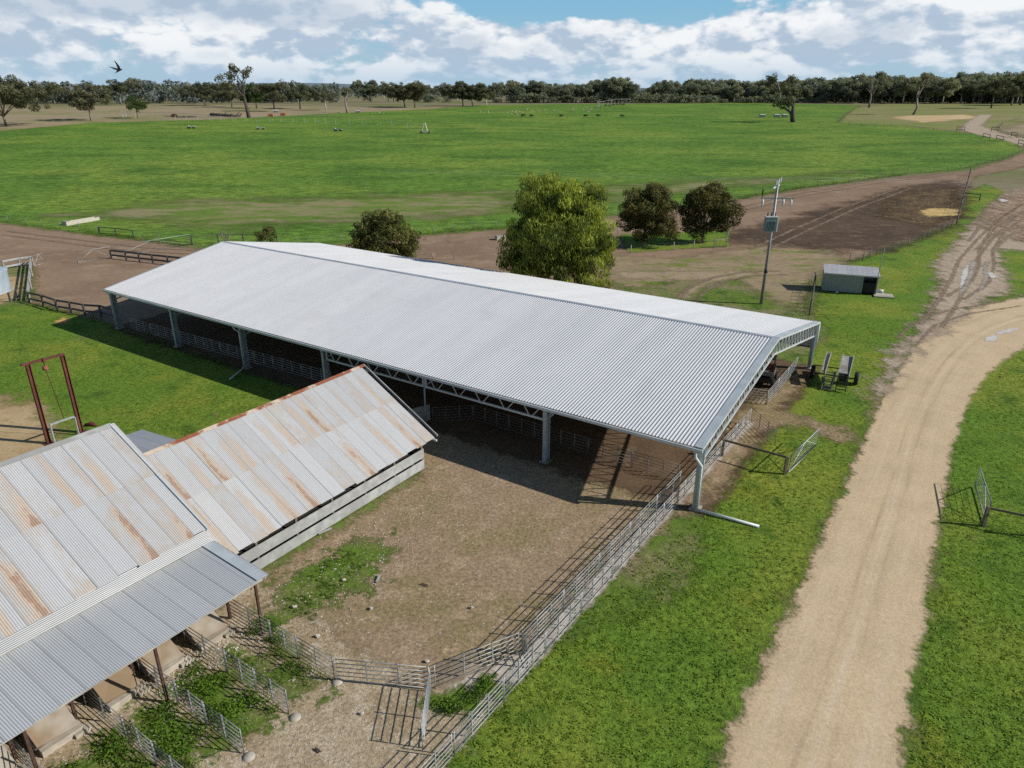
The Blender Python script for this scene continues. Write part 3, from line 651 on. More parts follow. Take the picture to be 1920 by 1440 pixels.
    pipe([ST(SF-.18, -64.95, EZ-.18), ST(SF-.02, -64.75, EZ-.5), ST(SF, -64.75, .1)], .05).obj('downpipe', 'pipe', root, base)
    pipe([ST(SF-.18, -37.2, EZ-.18), ST(SF+.02, -37.2, EZ-.5), ST(SF+.02, -37.2, .1)], .05).obj('downpipe', 'pipe', root, base)
    pipe([ST(SB+.24, TR-.05, EZ-.2), ST(SB+.22, TR-.03, 1.9)], .055).obj('downpipe', 'pipe', root, base)
    q = G(1423, 990); p = ST(SF+.02, TR-.05, 0); pipe([(p.x, p.y, .16), (q.x, q.y, .09)], .075).obj('drain_pipe', 'pipe', root, base)
    q = G(431, 713); p = ST(SF+.02, -46.45, 0); pipe([(p.x, p.y, .14), (q.x, q.y, .08)], .065).obj('drain_pipe', 'pipe', root, base)
MAT_RIDGE = simple('blue_grey_cap', (.46, .52, .57), .5, .2, .12, 1.)
big_shed()

# ------------------------------------------------------------------ old woolshed
def old_sheets(P0, U, D, nrm, ulen, rows, uoff, seed, rustbias, dup=.0):
    """lapped corrugated sheets, each one slightly out of line"""
    r = random.Random(seed); st = store(); pitch = .0762; n = 10; w = n*pitch
    cnt = int(round(ulen/w)); tot = 0
    tops = [0]+list(np.cumsum(rows))
    for j, L in enumerate(rows):
        for i in range(cnt):
            lift = .006+r.random()*.010+(len(rows)-1-j)*.012
            ru = r.random(); ru = (.4+.6*ru if r.random() < rustbias else ru*.3)
            off = (r.random()-.5)*.05
            corr(st, P0+U*(i*w)+D*(tops[j]-(0 if j == 0 else .15)+off*(j > 0))+nrm*lift, U, (D+U*(r.random()-.5)*.002+nrm*(r.random()-.5)*.002).normalized(), w, L+(.15 if j else 0)+off*.5+(.06*r.random() if j == len(rows)-1 else 0), SINE, pitch, nrm, (uoff+i*w+r.random()*.0, tops[j]+7.3*i), rows=5,
                 tint=r.random(), rust=ru)
    return st
def woolshed():
    base = ST(15, -27)
    root = thing('woolshed', 'old shearing shed under lapped corrugated iron roofs streaked with orange rust', 'shed', base)
    up = Vector((0, 0, 1))
    # low gable on the right
    s0, s1, tr, te, zr, ze = 13.0, 27.75, -29.25, -23.78, 5.17, 2.02
    for sg in (1, -1):
        tE = te if sg > 0 else 2*tr-te
        D = (ST(0, tE, ze)-ST(0, tr, zr)); L = D.length; D.normalize(); nrm = D.cross(E1) if sg > 0 else E1.cross(D)
        if nrm.z < 0: nrm = -nrm
        st = old_sheets(ST(s0, tr, zr), E1, D, nrm, s1-s0, [3.0, L-3.0], 0 if sg > 0 else 40, 5+sg, .55)
        store_obj(st, 'roof', 'oldroof', root, base, True)
    m = MB()
    rnd = random.Random(4); x = s0
    while x < s1:
        l = min(1.9, s1-x); z = zr+.055+rnd.random()*.02
        m.poly([ST(x, tr-.2, z-.12), ST(x, tr, z), ST(x+l, tr, z), ST(x+l, tr-.2, z-.12)]); m.poly([ST(x, tr, z), ST(x, tr+.17, z-.10), ST(x+l, tr+.17, z-.10), ST(x+l, tr, z)])
        x += 1.9
    m.obj('ridge_cap', 'ridge', root, base)
    m = MB(); m.bar(ST(s1-.02, tr, zr+.02), ST(s1-.02, te, ze+.02), .05, .14); m.obj('barge_board', 'board', root, base)
    # slatted wall below: two wide boards with gaps
    for z0, z1 in ((.12, .66), (.80, 1.36)):
        b = MB(); b.box(ST((13.3+27.1)/2, -24.33, (z0+z1)/2), (27.1-13.3, .035, z1-z0), (E1, E2, up)); b.obj('wall_board', 'board', root, base)
        b = MB(); b.box(ST(27.1, (-24.33-34.2)/2-.02, (z0+z1)/2), (.035, 9.8, z1-z0), (E1, E2, up)); b.obj('wall_board', 'board', root, base)
    b = MB(); b.box(ST((13.3+27.1)/2, -24.42, 1.78), (27.1-13.3, .05, .1), (E1, E2, up)); b.obj('top_rail', 'post', root, base)
    for k in range(7):
        s = 13.6+k*2.24; b = MB(); b.box(ST(s, -24.46, 1.08), (.11, .11, 2.16), (E1, E2, up)); b.obj('wall_post', 'post', root, base)
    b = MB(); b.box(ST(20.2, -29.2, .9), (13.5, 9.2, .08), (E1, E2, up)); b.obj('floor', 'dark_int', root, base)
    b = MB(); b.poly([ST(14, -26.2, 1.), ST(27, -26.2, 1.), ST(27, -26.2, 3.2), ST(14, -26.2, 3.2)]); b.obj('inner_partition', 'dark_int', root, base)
    b = MB(); b.poly([ST(27.05, -24.5, 1.4), ST(27.05, -34, 1.4), ST(27.05, -34, 2.2), ST(27.05, -29.25, 4.95), ST(27.05, -24.5, 2.2)]); b.obj('gable_wall', 'board', root, base)
    b = MB(); b.box(ST(27.6, -24.0, 1.82), (.1, .5, .1), (E1, E2, up)); b.obj('roof_beam', 'white', root, base)
    # taller gable on the left
    a0, a1, br, be, yr, ye = -7.1, 13.30, -29.7, -23.62, 6.87, 3.88
    for sg in (1, -1):
        tE = be if sg > 0 else 2*br-be
        D = (ST(0, tE, ye)-ST(0, br, yr)); L = D.length; D.normalize(); nrm = D.cross(E1) if sg > 0 else E1.cross(D)
        if nrm.z < 0: nrm = -nrm
        st = old_sheets(ST(a0, br, yr), E1, D, nrm, a1-a0, [3.3, L-3.3], 0 if sg > 0 else 80, 21+sg, .38)
        store_obj(st, 'roof', 'oldroof', root, base, True)
    m = MB()
    m.poly([ST(a0, br-.2, yr-.04), ST(a0, br, yr+.07), ST(a1, br, yr+.07), ST(a1, br-.2, yr-.04)]); m.poly([ST(a0, br, yr+.07), ST(a0, br+.2, yr-.04), ST(a1, br+.2, yr-.04), ST(a1, br, yr+.07)])
    m.obj('ridge_cap', 'board', root, base)
    m = MB(); m.bar(ST(a1-.02, br, yr), ST(a1-.02, be, ye), .05, .16); m.obj('barge_board', 'zinc', root, base)
    # horizontal iron strip below the eave, then the skillion
    st = store(); corr(st, ST(a0, be-.06, ye-.02), Vector((0, 0, -1)), E1, .66, a1-a0-.02, SINE, .0762, -E2*-1, rows=1, tint=0., rust=0.)
    store_obj(st, 'eave_cladding', 'striproof', root, base, True)
    D = (ST(0, -20.28, 2.98)-ST(0, be-.02, 3.22)); L = D.length; D.normalize(); nrm = D.cross(E1)
    if nrm.z < 0: nrm = -nrm
    st = old_sheets(ST(a0, be-.02, 3.22), E1, D, nrm, a1-a0, [L], 0, 77, .0)
    store_obj(st, 'skillion_roof', 'greyroof', root, base, True)
    m = MB(); m.poly([ST(a1-.35, be, 3.27), ST(a1-.35, -20.28, 3.03), ST(a1+.04, -20.28, 3.03), ST(a1+.04, be, 3.27)], -.01); m.bar(ST(a1+.02, be, 3.18), ST(a1+.02, -20.3, 2.93), .03, .14); m.obj('skillion_flashing', 'zinc', root, base)
    m = MB(); m.bar(ST(a0, -20.42, 2.88), ST(a1, -20.42, 2.88), .05, .14); m.obj('skillion_beam', 'timber', root, base)
    for s in (13.16, 9.07, 4.95, .85):
        m = MB(); m.box(ST(s, -20.8, 1.42), (.09, .09, 2.84), (E1, E2, up)); m.obj('skillion_post', 'rustpost', root, base)
    for s in (13.05, 9.0, 6.9, 5.0):
        m = MB(); m.box(ST(s, -22.75, 1.5), (.1, .1, 3.0), (E1, E2, up)); m.obj('inner_post', 'rustpost', root, base)
    # front wall under the skillion, and end walls
    m = MB(); m.poly([ST(a0, -23.66, .95), ST(a1-.1, -23.66, .95), ST(a1-.1, -23.66, 3.25), ST(a0, -23.66, 3.25)], .03); m.obj('front_wall', 'timber', root, base)
    m = MB(); m.poly([ST(a0, -25.2, 0), ST(a1-.1, -25.2, 0), ST(a1-.1, -25.2, .94), ST(a0, -25.2, .94)]); m.poly([ST(a0, -25.2, .94), ST(a1-.1, -25.2, .94), ST(a1-.1, -23.6, .94), ST(a0, -23.6, .94)]); m.obj('underfloor_shade', 'dark_int', root, base)  # near-black sheets painting the shade under the floor
    k = 0
    for s in np.arange(a0+.7, 13.2, 2.0):
        m = MB(); m.box(ST(s, -23.8, .45), (.25, .25, .9), (E1, E2, up)); m.obj('stump', 'post', root, base)
    m = MB(); m.poly([ST(a1-.1, -23.7, 1.5), ST(a1-.1, -35.7, 1.5), ST(a1-.1, -35.7, 3.8), ST(a1-.1, br, 6.75), ST(a1-.1, -23.7, 3.8)], .03); m.obj('gable_wall', 'board', root, base)
    m = MB(); m.poly([ST(a0, -35.7, 0), ST(a1-.1, -35.7, 0), ST(a1-.1, -35.7, 3.85), ST(a0, -35.7, 3.85)], .03); m.obj('rear_wall', 'board', root, base)
    # let-go slides with near-black panels painting the shaded openings
    for s in (11.85, 9.95, 8.3, 6.1, 4.2):
        m = MB(); w = .62
        m.poly([ST(s-w, -23.6, 1.0), ST(s+w, -23.6, 1.0), ST(s+w+.0, -22.1, .26), ST(s-w, -22.3, .26)], .12); m.obj('slide', 'slab', root, base)
        m = MB(); m.bar(ST(s-w, -23.5, .84), ST(s-w, -22.35, .2), .06, .2); m.bar(ST(s+w, -23.5, .84), ST(s+w, -22.15, .2), .06, .2); m.obj('slide_side', 'timber', root, base)
        m = MB(); m.box(ST(s+.05, -22.12, .14), (1.3, .24, .28), (E1, E2, up)); m.box(ST(s+.62, -22.0, .09), (.5, .3, .18), (E1, E2, up)); m.obj('step', 'concrete', root, base)
        m = MB(); m.box(ST(s+.1, -23.6, 1.55), (.95, .04, 1.1), (E1, E2, up)); m.obj('opening', 'dark_int', root, base)  # solid near-black panel, an opening's shade painted on the wall
    # little roof on the far side
    D = (ST(0, -38.2, 2.15)-ST(0, -34.4, 2.5)); L = D.length; D.normalize(); nrm = E1.cross(D)
    if nrm.z < 0: nrm = -nrm
    st = old_sheets(ST(13.4, -34.4, 2.5), E1, D, nrm, 5.0, [L], 0, 31, .0); store_obj(st, 'rear_skillion_roof', 'greyroof', root, base, True)
    for s in (13.6, 18.2):
        m = MB(); m.box(ST(s, -38.0, 1.05), (.09, .09, 2.1), (E1, E2, up)); m.obj('rear_post', 'post', root, base)
woolshed()

# ------------------------------------------------------------------ panels, fences, gates
_pc = {}
def panel_meshes(L, h, r):
    k = (round(L, 2), h, r)
    if k not in _pc:
        a = MB(); a.tube([(.03, 0, 0), (L-.03, 0, 0)], r, 6)
        b = MB(); b.tube([(0, 0, 0), (0, 0, h)], r*1.25, 8)
        c = MB(); c.box((0, 0, h*.5), (.035, .05, h*.86))
        _pc[k] = (a.mesh('rail'), b.mesh('upright'), c.mesh('stile'))
    return _pc[k]
def panels(a, b, n, labels, group, mat='galv', h=1.12, rails=6, r=.0155, cat='fence panel', mids=2):
    a = Vector(a); b = Vector(b); d = b-a; L = math.hypot(d.x, d.y)/n; rz = math.atan2(d.y, d.x)
    for i in range(n):
        p = ground(a+d*(i/n))
        lab = labels(i, n) if callable(labels) else labels
        t = thing('fence_panel', lab, cat, p, rz, group)
        R_, U_, C_ = panel_meshes(L-.04, h, r)
        for k in range(rails):
            o = link('rail', R_, mat, t, (0.02, 0, .12+(h-.16)*k/(rails-1)*1.0))
        for x in (.02, L-.06): link('upright', U_, mat, t, (x, 0, 0))
        for j in range(mids): link('stile', C_, mat, t, (L*(j+1)/(mids+1), 0, .1))
def lab_ord(fmt): return lambda i, n: fmt % ORD[i]

panels(ST(13.0, -11.02), ST(43.6, -10.75), 11, lab_ord('%s galvanised panel from the near end of the outer race fence'), 'galvanised panels of the outer race fence')
panels(ST(2.5, -11.1), ST(12.95, -11.03), 4, lab_ord('%s galvanised panel of the verge fence run leaving the bottom edge'), 'galvanised panels of the outer race fence')
panels(ST(18.05, -11.72), ST(33.3, -11.42), 5, lab_ord('galvanised rail panel, %s from the near end of the inner race fence beside the yard'), 'galvanised panels of the inner race fence')
panels(ST(14.85, -13.38), ST(18.0, -11.78), 1, 'galvanised rail panel slanting from the gate corner up to the inner race fence', None)
panels(ST(13.1, -16.6), ST(14.72, -13.46), 1, 'closed galvanised gate panel between the catching pens and the race corner', None, 'galvdark', mids=2)
panels(ST(14.66, -13.42), ST(12.62, -12.05), 1, 'galvanised gate standing open into the gravel pen, seen almost edge-on', None, mids=1)
panels(ST(18.05, -11.7), ST(17.5, -11.1), 1, 'short dark gate closing the race between its two long fences', None, 'galvdark', mids=1)
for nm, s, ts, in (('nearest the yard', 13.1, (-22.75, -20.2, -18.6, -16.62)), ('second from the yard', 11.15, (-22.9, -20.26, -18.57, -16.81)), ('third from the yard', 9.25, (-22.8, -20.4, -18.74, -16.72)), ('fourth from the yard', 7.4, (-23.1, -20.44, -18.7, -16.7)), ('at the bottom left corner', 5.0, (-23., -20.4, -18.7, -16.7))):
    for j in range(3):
        panels(ST(s, ts[j]), ST(s, ts[j+1]), 1, '%s panel of the catching pen fence %s' % (('shaded inner galvanised', 'middle galvanised', 'outer galvanised')[j], nm), 'galvanised panels between the catching pens', 'galvmid' if j else 'galvdark', mids=1)  # shaded inner panels get darker steel, shade put into the colour
    if s > 7:
        p = ST(s, -16.55); m = MB(); m.lathe((0, 0, 0), [(0, .13), (.13, .12), (.2, .07), (.24, 0)], 12)
        o = link('footing', m.mesh('footing'), 'concrete', None, p+Vector((0, 0, -.02))); tag(o, 'concrete footing lump at the outer end of the catching pen fence '+nm, 'footing', 'concrete footings of the pen fences')
panels(ST(32.2, -63.6), ST(33.0, -38.2), 8, lab_ord('shaded rail panel, %s from the far end along the front of the shed'), 'rail panels along the shed front', 'galv')
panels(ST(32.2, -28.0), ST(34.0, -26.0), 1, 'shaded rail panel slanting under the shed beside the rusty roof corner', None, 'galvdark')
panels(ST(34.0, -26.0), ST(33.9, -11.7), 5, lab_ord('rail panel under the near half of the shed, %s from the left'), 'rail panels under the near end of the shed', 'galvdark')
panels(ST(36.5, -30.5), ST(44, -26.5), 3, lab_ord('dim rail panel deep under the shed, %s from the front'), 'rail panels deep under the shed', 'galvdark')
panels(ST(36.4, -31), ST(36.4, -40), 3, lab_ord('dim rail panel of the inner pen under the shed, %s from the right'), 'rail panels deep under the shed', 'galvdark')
panels(ST(47.3, -10.68), ST(55.4, -10.7), 3, lab_ord('galvanised rail panel across the gable end by the trailer, %s from the gap'), 'galvanised panels across the gable end')
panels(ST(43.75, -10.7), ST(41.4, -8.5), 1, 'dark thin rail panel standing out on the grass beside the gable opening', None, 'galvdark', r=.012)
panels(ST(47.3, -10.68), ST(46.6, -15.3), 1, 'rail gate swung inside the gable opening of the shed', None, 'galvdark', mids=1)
# solid sheep hurdle in the corner by the rusty roof
b = MB(); b.box((0, 0, .62), (1.9, .04, 1.1)); p = ST(31.5, -28.7)
o = link('hurdle', b.mesh('hurdle'), 'timber', None, p); o.rotation_euler = (0, 0, AZ-.4); tag(o, 'solid grey hurdle leaning in the pen corner by the rusty roof', 'hurdle')

def wire_fence(pts, label, post='galvdark', h=1.15, spacing=None, wires=4, r=.05, group=None, strainer=None):
    P = [ground(Vector(p)) for p in pts]
    if spacing:
        Q = [P[0]]
        for a, c in zip(P[:-1], P[1:]):
            n = max(1, round((c-a).length/spacing)); Q += [ground(a.lerp(c, (k+1)/n)) for k in range(n)]
        P = Q
    base = P[0]; t = thing('wire_fence', label, 'fence', base, 0, group)
    pm = MB(); pm.tube([(0, 0, -.1), (0, 0, h)], r, 6); pm = pm.mesh('post')
    for i, p in enumerate(P):
        o = link('post', pm, post, t, p-base); o.rotation_euler = (random.uniform(-.05, .05), random.uniform(-.05, .05), 0); o.scale = (1, 1, random.uniform(.9, 1.1))
    for k in range(wires):
        m = MB(); m.tube([p-base+Vector((0, 0, h*(.25+.68*k/max(1, wires-1)))) for p in P], .006, 4, False); link('wire', m.mesh('wire'), 'galvdark', t)
    return t
def rail_fence(pts, label, mat='darkrail', pmat='darkrail', h=1.15, rails=(.45, 1.0), rh=.16, group=None, cat='fence'):
    P = [ground(Vector(p)) for p in pts]; base = P[0]; t = thing('rail_fence', label, cat, base, 0, group)
    for p in P:
        m = MB(); m.box((p-base)+Vector((0, 0, h/2)), (.15, .15, h)); link('post', m.mesh('post'), pmat, t)
    for z in rails:
        for a, c in zip(P[:-1], P[1:]):
            d = (c-a).normalized(); sd = d.cross(Vector((0, 0, 1)))*-.1
            m = MB(); m.bar(a-base+Vector((0, 0, z))+sd, c-base+Vector((0, 0, z))+sd, .045, rh); link('rail', m.mesh('rail'), mat, t)
    return t
wire_fence(GP((-120, 405), (15, 417), (49, 421), (79, 424), (112, 429), (150, 433), (186, 439)), 'post and wire fence along the brown lane at the left edge', spacing=None)
rail_fence(GP((188, 439), (218, 442), (251, 446)), 'short dark timber rail section in the wire fence by the pale trough', rails=(1.05, .15), rh=.12)
wire_fence(GP((251, 446), (300, 452), (358, 460)), 'wire fence sagging between the rail section and the double gate', r=.04)
rail_fence(GP((361, 460), (410, 456), (457, 455), (520, 456)), 'dark post fence behind the far ridge end with a single top rail', rails=(1.15,), rh=.08, h=1.3)
wire_fence(GP((560, 462), (640, 452), (700, 446), (760, 441), (812, 437), (849, 434), (889, 430), (930, 427), (970, 424)), 'post and wire fence along the green field between the round bush and big tree')
wire_fence(GP((1145, 404), (1260, 388), (1385, 372), (1500, 353), (1620, 338), (1700, 327), (1800, 318), (1850, 307), (1890, 296), (1917, 284)), 'curving wire fence with dark posts along the right edge of the green field', spacing=5.5, post='post')
wire_fence(GP((1593, 491), (1617, 490), (1643, 478), (1688, 466), (1728, 450), (1765, 433), (1793, 421)), 'fence of dark posts running from the little hut up to the strainer', spacing=2.6, post='post', wires=5)
wire_fence(GP((1793, 421), (1818, 328)), 'tall dark post fence seen end-on beside the straw patch', 'darkrail', 1.55, 1.6, 4, .085)
rail_fence(GP((1806, 374), (1836, 377)), 'short dark two-railed stub fence beside the muddy track', h=1.4, rails=(.6, 1.2), rh=.12)
wire_fence(GP((1158, 440), (1182, 476), (1263, 470), (1300, 467), (1340, 464), (1361, 463), (1364, 446)), 'low wire fence around the two dark round trees', post='timber', r=.06)
rail_fence(GP((1340, 465), (1361, 463.5)), 'small pale timber gate frame beside the right dark tree', mat='timber', pmat='timber', rails=(1.1,), rh=.08)
wire_fence(GP((1527, 533), (1517, 592)), 'dark post fence seen end-on between the hut and shed corner', 'darkrail', 1.35, 1.5, 3, .07)
rail_fence(GP((56, 568), (82, 574), (108, 583), (134, 587), (160, 592), (190, 594), (217, 602)), 'dark two-railed plank fence from the shed corner to the left yard', rails=(.42, 1.05), rh=.2)
rail_fence(GP((57, 566), (59, 543), (61, 520), (63, 498)), 'pale plank fence running away from the camera beside the blue tank', mat='board', pmat='timber', rails=(.42, .75, 1.08), rh=.18)
rail_fence(GP((62, 497), (38, 500), (8, 506)), 'pale broad-railed plank fence joining the blue tank', mat='board', pmat='timber', rails=(.35, 1.05), rh=.22)
rail_fence(GP((209, 485), (237, 488), (262, 491), (287, 494), (316, 497), (350, 501)), 'dark blue-grey plank fence end behind the far roof corner', rails=(.45, 1.05), rh=.24)
rail_fence(GP((1353, 856), (1471, 890)), 'dark timber post and top rail beside the near downpipe corner', mat='post', pmat='post', h=1.15, rails=(1.05,), rh=.13)
rail_fence(GP((1843, 987), (1925, 1005), (2010, 1023)), 'dark timber post and rail at the right edge beyond the road', mat='post', pmat='post', h=1.15, rails=(1.02,), rh=.12)
rail_fence(GP((20, 566), (34, 562)), 'stubby dark post beside the blue tank shadow', h=1., rails=(.9,), rh=.05)
wire_fence(GP((1568, 231), (1640, 236), (1700, 239), (1750, 244)), 'far wire fence along the top right edge of the green field', spacing=9, r=.08, h=1.3)
wire_fence(GP((1568, 231), (1580, 220), (1592, 211)), 'far wire fence corner climbing towards the right tree belt', spacing=12, r=.08, h=1.3)
for i, (a, b_) in enumerate((((1793, 246), (1808, 246)), ((1842, 259), (1855, 262)), ((1867, 263), (1880, 266)), ((1908, 272), (1919, 275)), ((1858, 247), (1872, 247)), ((1895, 256), (1906, 259)))):
    rail_fence(GP(a, b_), ['small dark gate frame beside the far end of the field fence', 'dark gate frame where the far lane bends', 'dark gate frame right of the lane bend', 'dark rail section at the right edge by the field tip', 'dark gate frame on the island of grass across the lane', 'dark rail section along the far bank'][i], h=1.8, rails=(.7, 1.7), rh=.2, group='gate frames along the far lane')
wire_fence(GP((1872, 247), (1890, 254), (1925, 262)), 'far curved fence below the dry bank', spacing=4, r=.08, h=1.4)
wire_fence(GP((1868, 243), (1880, 232), (1912, 223)), 'far curved fence climbing round the dry bank', spacing=6, r=.08, h=1.4)

def gate(p, q, h, label, rails=5, mat='galv', r=.022, z0=.12, peak=0.):
    p = ground(Vector(p)); q = ground(Vector(q)); d = q-p; L = d.length; rz = math.atan2(d.y, d.x)
    t = thing('farm_gate', label, 'gate', p, rz)
    m = MB(); m.tube([(0, 0, z0), (L, 0, z0), (L, 0, h-peak), (L*.72, 0, h), (0, 0, h), (0, 0, z0)], r*1.3, 8, False); link('frame', m.mesh('frame'), mat, t)
    for k in range(1, rails-1):
        m = MB(); z = z0+(h-z0)*k/(rails-1); m.tube([(0, 0, z), (L, 0, z)], r*(.7 if rails < 6 else .3), 6); link('rail', m.mesh('rail'), mat, t)
    for x0, x1 in ((0, .5), (1, .5)):
        m = MB(); m.tube([(L*x0, .02, z0 if x0 == 0 else z0), (L*x1, .02, h)], r, 6); link('brace', m.mesh('brace'), mat, t)
    return t
gate(G(1478, 889), G(1531, 836), 1.2, 'galvanised pipe gate standing open from the timber post near the downpipe', 7)
gate(G(1847, 983), G(1827, 914), 1.25, 'galvanised farm gate standing open on the grass right of the road', 7)
gate(G(66, 500), G(86, 494), 1.35, 'small pipe gate standing open at the pale plank fence', 3)
gate(G(148, 494), G(209, 484), 1.5, 'left leaf of the long thin pipe gate across the brown lane', 2)
gate(G(212, 484), G(358, 459), 1.5, 'right leaf of the long thin pipe gate reaching the dark strainer', 2, peak=0)

# ------------------------------------------------------------------ gantry frame with hoist
def gantry():
    a = G(92, 832); c = G(153, 811); base = (a+c)/2
    t = thing('gantry_frame', 'tall rusty red steel gantry frame standing on the grass behind the woolshed', 'gantry', base)
    d = (c-a).normalized(); n = Vector((-d.y, d.x, 0)); up = Vector((0, 0, 1)); H = 5.2
    for p in (a, c):
        m = MB()
        for off, w, dd in ((-.1, .03, .22), (.1, .03, .22), (0, .2, .025)): m.box(p+n*off*0+d*off+up*(H/2), (w, dd, H), (d, n, up))
        m.obj('post', 'rust', t)
        m = MB(); m.box(p+up*.03, (.55, .5, .06), (d, n, up)); m.obj('base_plate', 'rust', t)
    m = MB(); m.bar(a-d*.35+up*(H+.06), c+d*.12+up*(H+.06), .14, .12); m.obj('crossbeam', 'rust', t)
    mid = a.lerp(c, .45)+up*H
    h = thing('chain_hoist', 'rusty chain hoist hanging from the gantry crossbeam', 'hoist', mid)
    m = MB(); m.bar(mid, mid-up*.35, .05, .05); m.box(mid+up*.0, (.12, .3, .25), (d, n, up)); m.obj('hanger', 'rust', h)
    m = MB(); m.lathe((mid.x, mid.y, mid.z-.62), [(0, .3), (.12, .27), (.17, .12), (.15, .02), (0, 0)], 12); m.obj('hoist_body', 'ridge', h)
    m = MB()
    for k in range(58):
        z = mid.z-.62-k*.062; p = Vector((mid.x, mid.y, z))+d*(.0055*k); ax = d if k % 2 else n
        m.tube([p-ax*.018, p-ax*.018-up*.085, p+ax*.018-up*.085, p+ax*.018, p-ax*.018], .009, 4, False)
    m.obj('chain', 'rust', h)
    p = Vector((mid.x, mid.y, .75))+d*.3; m = MB(); m.tube([p, p-up*.12, p-up*.2+d*.08, p-up*.12+d*.14], .022, 6); m.obj('hook', 'rust', h)
    s = G(103, 832); e = G(148, 816)
    g = thing('stand_frame', 'low galvanised U-shaped frame standing between the rusty gantry posts', 'frame', (s+e)/2)
    m = MB(); m.bar(s, s+up*1.25, .09, .09); m.obj('upright', 'galv', g); m = MB(); m.bar(e, e+up*1.25, .09, .09); m.obj('upright', 'galv', g)
    m = MB(); m.bar(s+up*1.3, e+up*1.3, .1, .1); m.obj('top_bar', 'galv', g)
    p = G(170, 800); m = MB(); m.tube([p+Vector((-.35, 0, .12)), p+Vector((.1, .1, .16)), p+Vector((.4, 0, .1))], [.10, .15, .08], 10)
    single('scrap_drum', m, 'rust', p, 'lump of rusty scrap lying beside the right gantry post', 'scrap')
gantry()

# ------------------------------------------------------------------ power pole
def pole():
    p = G(1427, 570); H = 12.3
    t = thing('power_pole', 'grey power pole with crossarms and a pole-mounted transformer behind the shed', 'utility pole', p)
    m = MB(); m.tube([(0, 0, -.2), (.05, 0, H)], [.17, .11], 12); link('pole', m.mesh('pole'), 'galvmid', t)
    m = MB(); m.bar((-1.35, .0, 10.55), (1.75, -.12, 10.55), .1, .12); link('crossarm', m.mesh('crossarm'), 'transformer', t)
    m = MB(); m.bar((-.7, -.1, 10.5), (-.05, -.1, 9.7), .04, .05); link('arm_brace', m.mesh('arm_brace'), 'galv', t)
    m = MB(); m.bar((-.5, -.45, 11.55), (.4, .5, 11.75), .09, .12); link('top_crossarm', m.mesh('top_crossarm'), 'porcelain', t)
    for x, y, z in ((-.12, -.1, 12.25), (.16, .1, 12.4), (.42, .35, 12.5)):
        m = MB(); m.lathe((x, y, z-.5), [(0, 0), (.05, 0), (.08, .1), (.05, .16), (.08, .25), (.05, .32), (.07, .42), (0, .5)], 10); link('insulator', m.mesh('insulator'), 'porcelain', t)
    for x in (-1.25, .75, 1.5):
        m = MB(); m.tube([(x, -.08, 10.5), (x+.05, -.1, 10.15), (x-.03, -.12, 9.75)], [.09, .11, .06], 8); link('fuse_holder', m.mesh('fuse_holder'), 'porcelain', t)
    m = MB(); m.tube([(-1.3, 0, 10.6), (-1.3, 0, 11.2), (-1.25, 0, 11.35)], [.03, .06, .1], 8); link('surge_arrester', m.mesh('surge_arrester'), 'leaf_green', t)
    m = MB(); m.box((-.28, -.35, 8.15), (1.05, .65, 1.35)); tk = link('transformer_tank', m.mesh('transformer_tank'), 'transformer', t)
    m = MB(); m.box((-.28, -.35, 8.87), (1.2, .78, .08)); link('lid', m.mesh('lid'), 'white', tk)
    for k in range(6):
        m = MB(); m.box((-.62+k*.13, -.74, 8.0), (.03, .16, .95)); link('cooling_fin', m.mesh('cooling_fin'), 'transformer', tk)
    m = MB(); m.box((.3, -.42, 8.1), (.10, .55, 1.3)); link('side_panel', m.mesh('side_panel'), 'white', tk)
    for x in (-.65, -.3, .08):
        m = MB(); m.tube([(x, -.35, 8.9), (x+.02, -.35, 9.3)], [.06, .05], 8); link('bushing', m.mesh('bushing'), 'black', tk)
    m = MB(); m.tube([(-.75, -.6, 7.6), (-.85, -.6, 7.0), (-.6, -.5, 6.6), (-.2, -.3, 6.5), (.0, -.2, 6.2), (0.0, -.2, 1.)], .03, 6, False); link('cable', m.mesh('cable'), 'galvdark', t)
    m = MB(); m.tube([(-.02, -.19, 3.3), (-.02, -.19, 3.6)], .17, 10); link('band', m.mesh('band'), 'black', t)
    for k, (x, y, z) in enumerate(((-.12, -.1, 12.2), (.16, .1, 12.35), (.42, .35, 12.45))):
        # aerial conductors drop away on both sides
        pts = [(x+u, y+u*.10, z-.000-u*u*.0016+.0) for u in np.linspace(0, 55, 14)]
        m = MB(); m.tube(pts, .004, 4, False); link('power_line', m.mesh('power_line'), 'zinc', t)
        m = MB(); m.tube([(x-u, y+u*.3, z-.05-u*.01) for u in np.linspace(0, 40, 8)], .004, 4, False); link('power_line', m.mesh('power_line'), 'zinc', t)
pole()

